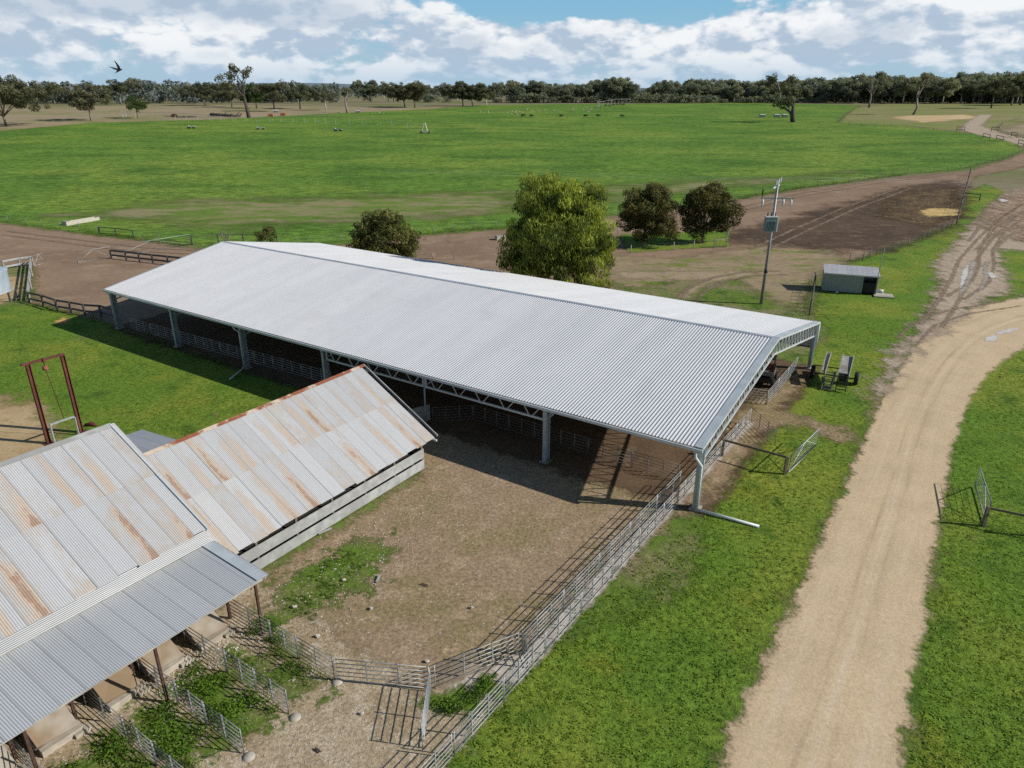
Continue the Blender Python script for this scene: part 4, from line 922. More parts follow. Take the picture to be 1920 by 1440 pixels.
# ------------------------------------------------------------------ pump hut
def hut():
    a = G(1541, 546); c = G(1641, 554); d = (c-a).normalized(); n = Vector((-d.y, d.x, 0)); up = Vector((0, 0, 1)); L = (c-a).length; dep = 2.3
    base = a+d*(L/2)+n*(dep/2)
    t = thing('pump_hut', 'small grey-green flat-roofed hut with an open doorway beside the grass', 'hut', base)
    P = lambda u, v, z: a+d*u+n*v+up*z
    zf, zb = 2.1, 2.45
    st = store(); corr(st, P(0, 0, .1), d, up, L*.72, zf-.1, [(0, 0), (.85, 0), (.9, .008), (.96, .008)], .3, -n, rows=1, tint=.5, rust=0); store_obj(st, 'front_wall', 'hutwall', t, base)
    m = MB(); m.poly([P(0, 0, .1), P(0, dep, .1), P(0, dep, zb), P(0, 0, zf)], .03); m.obj('side_wall', 'hutwall', t)
    m = MB(); m.poly([P(L, .0, .0), P(L, dep, .0), P(L, dep, zb), P(L, 0, zf)], .03); m.obj('side_wall', 'hutwall', t)
    m = MB(); m.poly([P(0, dep, .1), P(L, dep, .1), P(L, dep, zb), P(0, dep, zb)], .03); m.obj('back_wall', 'hutwall', t)
    m = MB(); m.bar(P(L*.72, -.02, .1), P(L*.72, -.02, zf), .1, .1); m.bar(P(L, -.02, 0), P(L, -.02, zf), .1, .1); m.obj('door_frame', 'hutwall', t)
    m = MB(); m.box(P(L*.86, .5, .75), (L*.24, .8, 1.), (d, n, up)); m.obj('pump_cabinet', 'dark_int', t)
    st = store(); dd = (P(0, -.18, zf-.02)-P(0, dep+.15, zb+.06)); LL = dd.length; dd.normalize(); corr(st, P(-.1, dep+.15, zb+.06), d, dd, L+.35, LL, [(0, 0), (.8, 0), (.86, .002), (.94, .002)], .5, up, rows=1); store_obj(st, 'roof', 'hutroof', t, base)
    m = MB(); m.bar(P(-.1, -.22, zf-.08), P(L+.3, -.22, zf-.08), .06, .14); m.obj('gutter', 'hutroof', t)
    m = MB(); m.tube([P(L*.97, -.12, .0), P(L*1.0, -.1, 5.0)], .035, 8); m.obj('aerial_mast', 'galvdark', t)
    b = MB(); q = P(L+.75, -.1, 0); b.box(q+up*.07, (1.9, 1.6, .14), (d, n, up))
    single('concrete_pad', b, 'concrete', q, 'cracked tan concrete pad beside the open end of the hut', 'slab')
    q = P(L+.55, 1.1, 0); b = MB(); b.tube([q+up*.25-d*.3, q+up*.25+d*.3], .2, 10); b.box(q+up*.05, (.7, .4, .1), (d, n, up))
    single('pump', b, 'white', q, 'small pale pump drum lying beside the concrete pad', 'pump')
    q = P(.55, -.45, 0)+d*.9; b = MB(); b.tube([q+up*.1-d*.14, q+up*.12+d*.14], .09, 8)
    single('bucket', b, 'white', q, 'white bucket lying against the front wall of the hut', 'bucket')
hut()

# ------------------------------------------------------------------ trailer ramps
def wheel(t, c, ax, R_=.38, w=.2, mat='rubber'):
    ax = Vector(ax).normalized(); m = MB(); rot = ax.to_track_quat('Z', 'Y').to_matrix()
    mm = MB(); mm.lathe((0, 0, 0), [(R_*.58, -w/2), (R_*.9, -w/2), (R_, -w*.3), (R_, w*.3), (R_*.9, w/2), (R_*.58, w/2)], 20)
    m.add([rot@Vector(v)+Vector(c) for v in mm.v], mm.f, True)
    o = link('wheel', m.mesh('wheel'), mat, t)
    mm = MB(); mm.lathe((0, 0, 0), [(0, -w*.25), (R_*.58, -w*.35), (R_*.58, w*.35), (0, w*.3)], 16); m = MB(); m.add([rot@Vector(v)+Vector(c) for v in mm.v], mm.f, True)
    link('rim', m.mesh('rim'), 'galvdark', o); return o
def trailer():
    p = G(1561, 716); rz = R(62)
    t = thing('ramp_trailer', 'two-wheeled stock loading trailer with two long grey boards and a slatted ramp', 'trailer', p, rz)
    # local x runs along the boards, away from the camera
    t.scale = (1.1, 1.1, 1.1)
    def add(name, m, mat): return link(name, m.mesh(name), mat, t)
    for y, w in ((.62, .2), (-.62, .62)):
        m = MB(); m.bar((-.9, y, 1.02), (1.9, y, 1.32), w, .07); b = add('deck_board', m, 'timber')
        for sd in (-1, 1):
            m = MB(); m.bar((-1.35, y+sd*(w/2+.03), .95), (1.9, y+sd*(w/2+.03), 1.40), .04, .22); link('side_rail', m.mesh('side_rail'), 'timber', b)
    m = MB()
    for sd in (-.32, .32): m.bar((-2.0, sd+.2, .08), (-.6, sd+.2, .95), .05, .08)
    for k in range(8):
        f = (k+.5)/8; m.bar((-2.0+1.4*f, -.12, .08+.87*f), (-2.0+1.4*f, .52, .08+.87*f), .05, .05)
    add('slatted_ramp', m, 'galvdark')
    m = MB()
    for sd in (-.3, .3): m.bar((-1.9, sd-.62, .15), (-.7, sd-.62, 1.0), .06, .1)
    for k in range(6):
        f = (k+.5)/6; m.bar((-1.9+1.2*f, -.9, .15+.85*f), (-1.9+1.2*f, -.34, .15+.85*f), .05, .05)
    m.box((-.9, -.62, .75), (.5, .5, .4)); add('ramp_head', m, 'black')
    m = MB(); m.bar((.2, -1.35, .38), (.2, 1.25, .38), .08, .08); add('axle', m, 'black')
    m = MB(); m.bar((.75, -.9, .75), (.75, 1.35, .75), .06, .06); m.bar((.2, .62, .4), (.2, .62, 1.05), .06, .06); m.bar((.2, -.62, .4), (.2, -.62, 1.05), .06, .06); m.bar((-1.6, 0, .3), (.9, 0, .42), .08, .08); add('chassis', m, 'black')
    wheel(t, (.2, 1.35, .45), (0, 1, 0), .45, .26); wheel(t, (.2, -1.40, .45), (0, 1, 0), .45, .28)
trailer()
def buggy():
    p = G(1432, 716); rz = AZ+.15
    t = thing('utility_buggy', 'black utility buggy with a pale tray parked inside the gable end of the shed', 'vehicle', p, rz)
    def add(name, m, mat): return link(name, m.mesh(name), mat, t)
    m = MB(); m.box((.0, 0, .62), (2.6, 1.3, .4)); m.box((.85, 0, .95), (.8, 1.25, .35)); add('body', m, 'black')
    m = MB(); m.box((-.75, 0, 1.0), (1.15, 1.45, .06))
    for y in (-.72, .72): m.box((-.75, y, 1.15), (1.15, .05, .3))
    m.box((-1.33, 0, 1.15), (.05, 1.45, .3)); add('tray', m, 'galvdark')
    m = MB()
    for x in (-.15, .75):
        for y in (-.6, .6): m.tube([(x, y, .9), (x-.05, y*.95, 1.9)], .03, 6)
    m.box((.3, 0, 1.92), (1.1, 1.25, .06)); add('roll_cage', m, 'black')
    m = MB(); m.box((.2, 0, 1.05), (.5, 1.1, .12)); m.box((-.02, 0, 1.3), (.12, 1.1, .5)); add('seat', m, 'red')
    m = MB(); m.box((.75, 0, 1.2), (.08, .9, .18)); add('windscreen_bar', m, 'white')
    for x in (-.85, .9):
        for y in (-.68, .68): wheel(t, (x, y, .33), (0, 1, 0), .33, .24)
buggy()

# ------------------------------------------------------------------ tank, troughs, feeders, log, irrigator
def tank():
    e = G(20, 551); c = Vector((e.x-3.2, e.y+.6, 0))
    t = thing('water_tank', 'blue-grey round steel tank cut by the left edge of the view', 'tank', c)
    prof = []
    for k in range(22): prof += [(2.5, .1+k*.1), (2.47, .15+k*.1)]
    m = MB(); m.lathe((0, 0, 0), [(2.55, 0), (2.55, .1)]+prof, 40); link('shell', m.mesh('shell'), 'tank', t)
    m = MB(); m.lathe((0, 0, 0), [(2.58, 2.28), (2.55, 2.34), (1.2, 2.7), (.3, 2.85), (0, 2.87)], 40); link('roof', m.mesh('roof'), 'tank', t)
tank()
def trough(p, q, w, h, label, mat='trough'):
    p = ground(Vector(p)); q = ground(Vector(q)); d = q-p; L = d.length
    t = thing('water_trough', label, 'trough', p, math.atan2(d.y, d.x))
    m = MB(); th = .1
    m.box((L/2, w/2, h/2), (L, th, h)); m.box((L/2, -w/2, h/2), (L, th, h)); m.box((th/2-.003, 0, h/2), (th, w-th, h)); m.box((L-th/2+.003, 0, h/2), (th, w-th, h)); m.box((L/2, 0, .1), (L-th, w-th, .1)); link('basin', m.mesh('basin'), mat, t)
    m = MB(); m.box((L/2, 0, h*.7), (L-2*th, w-th, .02)); link('water', m.mesh('water'), 'puddle_still', t)
    m = MB(); m.box((.35, 0, h+.06), (.7, w+.06, .1)); link('float_cover', m.mesh('float_cover'), 'timber', t)
MAT['puddle_still'] = simple('still_water', (.20, .22, .20), .15, 0, .1, 2., bump=0)
trough(G(121, 423), G(183, 412), 1.0, .55, 'long pale concrete trough in the green field by the left fence')
trough(G(930, 450), G(953, 448), .8, .5, 'concrete trough on the brown lane left of the big tree')
def feeder(p, label, rz=.1, mat='zinc'):
    t = thing('grain_feeder', label, 'feeder', p, rz, 'box feeders out in the green field')
    m = MB(); m.poly([(-1.4, -.6, .5), (1.4, -.6, .5), (1.5, -.8, 1.6), (-1.5, -.8, 1.6)]); m.poly([(1.4, .6, .5), (-1.4, .6, .5), (-1.5, .8, 1.6), (1.5, .8, 1.6)]); m.poly([(-1.4, .6, .5), (-1.4, -.6, .5), (-1.5, -.8, 1.6), (-1.5, .8, 1.6)]); m.poly([(1.4, -.6, .5), (1.4, .6, .5), (1.5, .8, 1.6), (1.5, -.8, 1.6)]); link('bin', m.mesh('bin'), 'galvdark', t)
    m = MB(); m.poly([(-1.6, -.95, 1.6), (1.6, -.95, 1.6), (1.6, 0, 2.0), (-1.6, 0, 2.0)], .04); m.poly([(-1.6, 0, 2.0), (1.6, 0, 2.0), (1.6, .95, 1.6), (-1.6, .95, 1.6)], .04); link('lid', m.mesh('lid'), mat, t)
    for x in (-1.2, 1.2):
        for y in (-.5, .5):
            m = MB(); m.bar((x, y, 0), (x, y, .55), .1, .1); link('leg', m.mesh('leg'), 'galvdark', t)
feeder(G(1429, 221), 'dark box feeder, leftmost of three in the field left of the lone gum')
feeder(G(1456, 221), 'silver-lidded box feeder between the two others left of the lone gum')
feeder(G(1471, 221), 'silver-lidded box feeder nearest the lone gum tree')
feeder(G(671, 213), 'pale box feeder beside the bare tree at the left of the field', .3)
feeder(G(517, 212), 'white box under the tree right of the tall dead gum', .3, 'white')
def skid(p, label):
    t = thing('feed_trailer', label, 'trailer', p, random.uniform(-.2, .2), 'low trailers along the irrigated strip')
    m = MB(); m.box((0, 0, .75), (3.6, 1.3, .25)); m.box((-1.4, 0, 1.05), (.6, 1., .5)); link('tray', m.mesh('tray'), 'galv', t)
    for x in (-1.2, 1.2):
        for y in (-.7, .7): wheel(t, (x, y, .4), (0, 1, 0), .4, .2)
skid(G(359, 241), 'low grey wheeled feed trough, left of the trio beyond the field'); skid(G(489, 243), 'low grey wheeled feed trough, middle of the trio beyond the field'); skid(G(634, 246), 'low grey wheeled feed trough, right of the trio by the irrigator')
for i, p in enumerate(((327, 219), (508, 219), (531, 217))):
    q = G(*p); m = MB(); m.box(q+Vector((0, 0, .7)), (3.2, 1.4, 1.2)); m.box(q+Vector((0, 0, 1.4)), (2.2, 1.0, .4))
    single('bale_stack', m, 'orange', q, ['small orange heap by the two thin trees at left', 'left orange heap right of the tall dead gum', 'right orange heap right of the tall dead gum'][i], 'heap', 'orange heaps far across the field')
def log():
    p = G(395, 218); q = G(452, 219); t = thing('fallen_log', 'large dark fallen tree lying left of the tall dead gum', 'log', p)
    L = q-p
    m = MB(); m.tube([L*.0+Vector((0, 0, .8)), L*.3+Vector((0, 0, .9)), L*.65+Vector((0, 0, .7)), L+Vector((0, 0, .5))], [1.0, .85, .7, .35], 10); link('trunk', m.mesh('trunk'), 'log', t)
    for f, dx, dz in ((.2, -2, 1.6), (.45, 2, 1.8), (.6, 3, 1.2), (.85, 3, 2.4), (.95, 2.5, 1.6)):
        m = MB(); m.tube([L*f+Vector((0, 0, .7)), L*f+Vector((dx*.6, -.5, .7+dz*.6)), L*f+Vector((dx, -.7, .7+dz))], [.35, .22, .08], 7); link('branch', m.mesh('branch'), 'log', t)
log()
def irrigator(pts, label, endp, zs=3.2):
    P = [ground(Vector(p)) for p in pts]; base = P[-1]
    t = thing('travelling_irrigator', label, 'irrigator', base)
    m = MB(); m.tube([p-base+Vector((0, 0, zs+.9*math.sin(i*.9))) for i, p in enumerate(P)], .09, 6, False); link('boom_pipe', m.mesh('boom_pipe'), 'galv', t)
    for i in range(len(P)-1):
        for f in (.0, .5):
            p = P[i].lerp(P[i+1], f); p = ground(p)-base
            m = MB(); m.bar(p+Vector((-.05, 0, .8)), p+Vector((0, 0, zs)), .14, .14); m.bar(p+Vector((0, 0, .9)), p+Vector((1.6, 0, 1.1)), .12, .12); m.bar(p+Vector((1.6, 0, 1.0)), p+Vector((1.9, 0, 1.9)), .09, .09); link('dropper', m.mesh('dropper'), 'white', t)
    e = ground(Vector(endp))-base
    m = MB()
    for dx, dy in ((-1.3, -1), (1.3, -1), (1.3, 1), (-1.3, 1)): m.bar(e+Vector((dx, dy, .4)), e+Vector((dx*.15, dy*.15, zs+1.)), .16, .16)
    m.box(e+Vector((0, 0, .75)), (2.8, 2.2, .3)); tw = link('end_tower', m.mesh('end_tower'), 'galv', t)
    for dx in (-1.5, 1.5): wheel(tw, e+Vector((dx, 0, .5)), (0, 1, 0), .55, .3)
irrigator(GP((232, 224), (280, 226), (330, 227), (372, 228), (415, 229), (458, 230), (505, 231), (550, 232), (592, 233), (630, 236), (680, 237), (735, 238), (795, 247)), 'long white travelling boom irrigator strung across the left of the green field', G(797, 250))
irrigator(GP((1182, 196), (1168, 197.5), (1152, 199), (1140, 200.5), (1122, 202)), 'distant silver boom irrigator near the tree belt in the middle', G(1121, 202.5), 4.5)
q = G(233, 219); m = MB()
for dx in (-1.2, 1.2): m.bar(q+Vector((dx, 0, 0)), q+Vector((dx*.3, 0, 3)), .2, .2); m.bar(q+Vector((dx*1.2, 0, 3.4)), q+Vector((0, 0, 1.6)), .2, .2)
single('irrigator_cart', m, 'white', q, 'white splayed cart frame at the far left end of the irrigator', 'irrigator cart')

# ------------------------------------------------------------------ animals
def sheep_mesh():
    m = MB()
    def ell(c, r, n=10, k=6):
        pr = []
        vs = []; fs = []
        for i in range(k+1):
            th = math.pi*i/k
            for j in range(n):
                ph = 2*math.pi*j/n; vs.append((c[0]+r[0]*math.cos(th), c[1]+r[1]*math.sin(th)*math.cos(ph), c[2]+r[2]*math.sin(th)*math.sin(ph)))
        for i in range(k):
            for j in range(n):
                a = i*n+j; b = i*n+(j+1) % n; fs.append((a, b, b+n, a+n))
        m.add(vs, fs, True)
    ell((0, 0, .62), (.55, .27, .28)); ell((.52, 0, .66), (.22, .14, .17)); ell((.72, 0, .55), (.17, .09, .10))
    for x in (-.32, .3):
        for y in (-.13, .13): m.tube([(x, y, .5), (x+.02, y, .25), (x, y, 0)], [.075, .05, .04], 6)
    m.tube([(-.52, 0, .7), (-.6, 0, .5)], [.05, .03], 6)
    for y in (-.1, .1): m.tube([(.62, y, .68), (.6, y*2, .64)], [.04, .015], 5)
    return m.mesh('sheep')
SHM = sheep_mesh(); r_ = random.Random(3)
spots = []
for cx, cy, sx, sy, n in ((968, 213, 14, 4, 12), (1000, 209, 40, 2, 8), (1082, 207, 14, 3, 10), (1105, 208, 8, 3, 8), (916, 212, 6, 3, 5), (1045, 210, 20, 2, 5), (803, 212, 6, 1, 3), (715, 213, 4, 1, 2)):
    for _ in range(n): spots.append((cx+r_.gauss(0, 1)*sx*.7, cy+r_.gauss(0, 1)*sy*.6))
for u, v in spots:
    p = G(u, max(v, 200)); o = link('sheep', SHM, 'wool', None, p); o.rotation_euler = (0, 0, r_.uniform(0, 6.28)); o.scale = (1.05,)*3
    tag(o, 'tiny pale sheep grazing in the scattered mob on the green field', 'sheep', 'sheep grazing on the green field')
CWM = SHM.copy(); CWM.materials.clear()
for u, v in ((1135, 200), (1143, 200), (1150, 198.5), (1157, 198), (1163, 198), (1169, 197.8), (980, 219.5), (996, 220), (1052, 220), (1097, 220), (1121, 219.8), (1166, 220)):
    p = G(u, v); o = link('cow', CWM, 'cowhide', None, p); o.rotation_euler = (0, 0, r_.uniform(-.4, .4)); o.scale = (2.1, 1.9, 1.9)
    tag(o, 'small dark cow standing in the middle distance of the green field', 'cow', 'dark cattle on the green field')
def bird():
    d = Vector(ray(222, 130)); d.normalize(); c = Vector((0, 0, CAMZ))+d*24
    m = MB(); X = Vector((1, 0, 0)); Z = Vector((0, 0, 1)); Y = Vector((0, 1, 0))
    L = lambda x, z, y=0: Vector((x, y, z))
    body = [L(.10, -.005), L(.07, -.0), L(.02, -.02), L(-.04, -.05), L(-.09, -.085)]
    m.tube(body, [.006, .022, .026, .018, .006], 8)
    m.add([L(-.07, -.075), L(-.145, -.125, .01), L(-.10, -.10), L(-.135, -.14, -.02), L(-.06, -.07)], [(0, 1, 2), (2, 3, 4), (0, 2, 4)])
    for sy, pts in ((1, [L(.06, .01), L(.02, .07, .05), L(-.05, .15, .10), L(-.14, .235, .13), L(-.08, .12, .09), L(-.02, .0, .03)]), (-1, [L(.05, -.0, -.02), L(.03, .02, -.1), L(.0, .03, -.2), L(-.09, .06, -.3), L(-.03, .0, -.18), L(-.01, -.03, -.05)])):
        m.poly(pts, .004)
    o = link('bird', m.mesh('bird'), 'bird', None, c); tag(o, 'dark swallow gliding in the sky above the left tree line', 'bird')
    o.scale = (1.05,)*3
bird()

# ------------------------------------------------------------------ trees
def leafquads(C, N, A, l, w, tint):
    """leaf quads: centres C, normals N, long axis A"""
    B = np.cross(N, A); B /= np.linalg.norm(B, axis=1, keepdims=True)+1e-9
    l = l[:, None]; w = w[:, None]
    V = np.stack([C-A*l*.5, C+B*w*.5, C+A*l*.5, C-B*w*.5], 1).reshape(-1, 3)
    Fq = np.arange(len(V)).reshape(-1, 4)
    return V, Fq, np.repeat(tint, 4)
def unit(n, g): v = g.normal(size=(n, 3)); return v/np.linalg.norm(v, axis=1, keepdims=True)
def crown(clumps, per, l, w, seed, droop=0., flat=.0, jitter=.25):
    """clumps: list of (x,y,z,rx,ry,rz,tint)"""
    g = np.random.default_rng(seed); Cs = []; Ns = []; As = []; T = []; Ls = []
    zmin = min(c[2] for c in clumps); zmax = max(c[2]+c[5] for c in clumps)
    for c in clumps:
        n = max(6, int(per*(c[3]*c[4]*c[5])**(2/3))); u = unit(n, g); rad = g.uniform(.55, 1.08, (n, 1))
        P = u*rad*np.array(c[3:6])+np.array(c[:3])
        nrm = u+g.normal(size=(n, 3))*.6; nrm /= np.linalg.norm(nrm, axis=1, keepdims=True)
        a = g.normal(size=(n, 3))*(1-droop*.75)+np.array([0, 0, -1])*droop*1.6; a -= nrm*(a*nrm).sum(1, keepdims=True)*(1-droop*.6); a /= np.linalg.norm(a, axis=1, keepdims=True)+1e-9
        if droop > .5:
            nrm = np.cross(a, g.normal(size=(n, 3))); nrm /= np.linalg.norm(nrm, axis=1, keepdims=True)+1e-9
        Cs.append(P); Ns.append(nrm); As.append(a)
        tt = c[6]+g.normal(size=n)*jitter*.5+.28*u[:, 2]; T.append(np.clip(tt, 0, 1)); Ls.append(g.uniform(.7, 1.3, n))  # top light put into the tint: clump tops lighter, undersides darker
    C = np.concatenate(Cs); s = np.concatenate(Ls)
    return leafquads(C, np.concatenate(Ns), np.concatenate(As), l*s, w*s, np.concatenate(T))
def limb_mesh(name, paths):
    m = MB()
    for pts, rs in paths: m.tube(pts, rs, 7 if max(rs) > .1 else 5)
    return m.mesh(name)
def blob_clumps(g, ells, n, rc, tj=.25):
    """spread clumps over the shells of some ellipsoids"""
    out = []; wts = np.array([e[3]*e[4]+e[3]*e[5] for e in ells]); wts = wts/wts.sum()
    for e, wt in zip(ells, wts):
        k = max(3, int(n*wt)); u = unit(k, g); rr = g.uniform(.62, .98, (k, 1))
        P = u*rr*np.array(e[3:6])+np.array(e[:3])
        for p in P:
            r = rc*g.uniform(.65, 1.3); out.append((p[0], p[1], p[2], r*1.1, r*1.1, r*.85, float(np.clip(.42+g.normal()*tj, 0, 1))))
    return out
def limbs(trunk_h, r0, tips, fork=.5, lean=(0, 0), g=None):
    g = g or np.random.default_rng(1)
    top = Vector((lean[0], lean[1], trunk_h*fork)); paths = []
    paths.append(([Vector((0, 0, -.3)), Vector((lean[0]*.3, lean[1]*.3, trunk_h*fork*.45)), top], [r0*1.25, r0, r0*.8]))
    for tp in tips:
        tp = Vector(tp); mid = top.lerp(tp, .5)+Vector((g.normal()*.06, g.normal()*.06, .05))*trunk_h*.35
        paths.append(([top-Vector((0, 0, .1)), mid, tp], [r0*.6, r0*.38, r0*.1]))
        for _ in range(2):
            e = mid.lerp(tp, .5)+Vector((g.normal(), g.normal(), abs(g.normal())*.6))*trunk_h*.11
            paths.append(([mid, mid.lerp(e, .6)+Vector((0, 0, .1)), e], [r0*.25, r0*.15, r0*.05]))
    return paths
def plant_tree(name, label, loc, trunk_me, crown_me, bark, leaf, group=None, rz=0., scale=1., cat='tree'):
    t = thing(name, label, cat, loc, rz, group); t.scale = scale if hasattr(scale, '__len__') else (scale,)*3
    if trunk_me: link('trunk', trunk_me, bark, t)
    if crown_me: link('crown', crown_me, leaf, t)
    return t
def near_trees():
    g = np.random.default_rng(5)
    # big bright weeping tree behind the back wall
    H = 12.3; ells = [(0, 0, 7.6, 4.9, 4.5, 3.9), (-2.0, .3, 6.2, 3.7, 3.6, 3.4), (2.2, -.4, 6.0, 3.7, 3.6, 3.6), (-1.4, 0, 9.9, 2.9, 2.9, 2.6), (1.3, 0, 9.7, 3.0, 2.9, 2.5), (-3.1, 0, 3.4, 2.4, 2.4, 2.3), (2.9, -.6, 3.0, 2.7, 2.6, 2.7), (.4, -1.2, 3.0, 2.6, 2.4, 2.6)]
    cl = blob_clumps(g, ells, 360, .85, .34)
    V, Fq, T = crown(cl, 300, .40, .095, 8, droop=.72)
    cm = npmesh('crown', V, Fq, {'tint': T})
    tm = limb_mesh('trunk', limbs(H, .42, [(-2, 0, 8), (2, .4, 8), (0, -1.5, 9), (.3, 1.5, 10), (-2.5, -.5, 5), (2.6, -.6, 5)], .35, g=g))
    b = G(1044, 560); plant_tree('weeping_tree', 'big bright yellow-green weeping tree standing right behind the shed roof', b, tm, cm, 'bark', 'leaf_willow')
    # olive round bush
    ells = [(0, 0, 3.5, 3.9, 3.6, 2.9), (-1.4, 0, 2.7, 3.0, 3.0, 2.4), (1.6, -.2, 2.6, 2.8, 2.8, 2.1), (.3, 0, 5.3, 2.5, 2.4, 1.5), (1.6, -.3, 1.5, 2.4, 2.2, 1.3), (-1.5, -.2, 1.5, 2.2, 2, 1.3)]
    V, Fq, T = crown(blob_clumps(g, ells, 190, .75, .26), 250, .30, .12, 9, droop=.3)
    plant_tree('round_tree', 'olive-green round bushy tree behind the far half of the shed roof', G(722, 497), limb_mesh('trunk', limbs(6, .28, [(-1.5, 0, 4), (1.6, 0, 4), (0, 1, 5), (2.2, -.5, 2.8)], .3, g=g)), npmesh('crown', V, Fq, {'tint': T}), 'bark', 'leaf_olive')
    # the two dark trees in the little fenced plot
    for (u, v), lab, sd, ells in (((1207, 463), 'left dark round tree in the small fenced grass plot', 3, [(-.1, 0, 5.6, 3.5, 3.2, 2.6), (-1.3, 0, 4.3, 2.7, 2.6, 2.2), (1.8, -.2, 4.4, 2.6, 2.6, 2.5), (2.6, -.4, 2.6, 1.7, 1.8, 1.5), (-.6, -.3, 2.5, 2.7, 2.2, 1.5), (.8, 0, 7.1, 2.2, 2, 1.3)]),
                                  ((1317, 456), 'right dark round tree with a clear forked trunk in the fenced plot', 4, [(0, 0, 6., 3.3, 3.2, 2.2), (-1.5, 0, 5.0, 2.4, 2.6, 2.2), (1.9, -.2, 4.8, 2.7, 2.4, 2.1), (3.2, -.2, 3.7, 1.7, 1.9, 1.8), (-1.3, .5, 2.2, 1.6, 1.8, 1.8), (1.6, .5, 2.2, 1.3, 1.5, 1.2)])):
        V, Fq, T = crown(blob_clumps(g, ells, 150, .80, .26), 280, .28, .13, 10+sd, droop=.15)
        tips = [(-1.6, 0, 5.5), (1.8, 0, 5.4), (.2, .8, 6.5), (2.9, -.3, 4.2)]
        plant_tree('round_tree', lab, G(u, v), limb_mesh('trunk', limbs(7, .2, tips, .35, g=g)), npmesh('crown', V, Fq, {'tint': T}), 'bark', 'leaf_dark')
    # shrub and bare sapling by the far ridge end
    V, Fq, T = crown(blob_clumps(g, [(0, 0, 1.2, 1.5, 1.4, 1.1), (.5, 0, 1.8, .9, .9, .6)], 40, .45, .2), 320, .2, .09, 22)
    plant_tree('shrub', 'small dark shrub just behind the far ridge end', G(501, 458), limb_mesh('trunk', limbs(2.2, .08, [(-.5, 0, 1.5), (.6, 0, 1.8)], .25, g=g)), npmesh('crown', V, Fq, {'tint': T}), 'darkbark', 'leaf_dark', cat='shrub')
    def bare(name, label, loc, h, seed, bark='bark', spread=.5, n=7, r=.06, tuft=None):
        gg = np.random.default_rng(seed); paths = []
        def rec(p, d, L, rr, dep):
            q = p+d*L; mid = p.lerp(q, .5)+Vector(gg.normal(size=3))*L*.05; paths.append(([p, mid, q], [rr, rr*.8, rr*.55]))
            if dep == 0: return
            for _ in range(3 if dep > 1 else 2):
                nd = (d+Vector(gg.normal(size=3))*spread+Vector((0, 0, .15))).normalized(); rec(p.lerp(q, gg.uniform(.55, 1)), nd, L*gg.uniform(.5, .75), rr*.5, dep-1)
        for k in range(n): rec(Vector((0, 0, -.05)), (Vector((gg.normal()*.35, gg.normal()*.35, 1))).normalized(), h*.5*gg.uniform(.8, 1.1), r, 2)
        cm = None
        if tuft:
            V, Fq, T = crown([(a, b_, c, .25, .25, .2, .5) for a, b_, c in tuft], 260, .14, .05, seed); cm = npmesh('crown', V, Fq, {'tint': T})
        return plant_tree(name, label, loc, limb_mesh('trunk', paths), cm, bark, 'leaf_olive', cat='shrub')
    bare('bare_shrub', 'leafless twiggy shrub beside the dark post fence', G(425, 458), 2.6, 3)
    bare('sapling', 'thin bare sapling stem standing on the lane behind the roof', G(852, 487), 3.6, 4, n=1, r=.05, spread=.25)
    bare('sapling', 'tiny leaning sapling with one leafy tuft beside the olive bush', G(797, 478), 2.4, 6, n=1, r=.03, spread=.25, tuft=[(.1, 0, 2.2), (-.15, .1, 1.9), (.2, .1, 2.0)])
    bare('bare_shrub', 'pale dead twig bush between olive bush and sapling', G(812, 486), 1.5, 9, 'whitebark', .7, 3, .03)
near_trees()

def gum(seed, H, W, ncl, per, leaf, rc=1.5, fork=.4, open_=.0, lobes=5):
    """gum tree: forked trunk, several lobes of foliage with gaps between"""
    g = np.random.default_rng(seed); ells = []; tips = []
    for k in range(lobes):
        a = 2*math.pi*(k+g.uniform(-.3, .3))/lobes; rr = W*.5*g.uniform(.35, .75); z = H*g.uniform(.45, .78)
        ex = W*g.uniform(.26, .36); ez = H*g.uniform(.15, .23); ells.append((rr*math.cos(a), rr*math.sin(a), z, ex, ex, ez)); tips.append((rr*math.cos(a)*.8, rr*math.sin(a)*.8, z*.97))
    ells.append((g.normal()*W*.06, g.normal()*W*.06, H*.82, W*.28, W*.28, H*.18)); tips.append((0, 0, H*.85))
    cl = blob_clumps(g, ells, ncl, rc, .22)
    V, Fq, T = crown(cl, per, leaf, leaf*.45, seed+50, droop=.2)
    return limb_mesh('trunk', limbs(H, H*.022+.05, tips, fork, (g.normal()*.3, g.normal()*.3), g)), npmesh('crown', V, Fq, {'tint': T})
def dead_gum(seed, H, r0, leafy=0, spread=.5):
    g = np.random.default_rng(seed); paths = []; ends = []
    def rec(p, d, L, rr, dep):
        m1 = p+d*L*.5+Vector(g.normal(size=3))*L*.06; q = p+d*L+Vector(g.normal(size=3))*L*.06; paths.append(([p, m1, q], [rr, rr*.85, rr*.62]))
        if dep == 0: ends.append(q); return
        for _ in range(int(g.integers(2, 4))):
            nd = (d+Vector(g.normal(size=3))*spread).normalized(); nd.z = max(nd.z, .05)
            rec(q if g.random() < .6 else m1, nd, L*g.uniform(.5, .8), rr*.5, dep-1)
    rec(Vector((0, 0, -.4)), Vector((g.normal()*.06, 0, 1)).normalized(), H*.42, r0, 4)
    cm = None
    if leafy:
        sel = [ends[i] for i in g.permutation(len(ends))[:leafy]]
        V, Fq, T = crown([(e.x, e.y, e.z, 1.5, 1.5, 1.2, .5) for e in sel], 38, .75, .36, seed); cm = npmesh('crown', V, Fq, {'tint': T})
    return limb_mesh('trunk', paths), cm
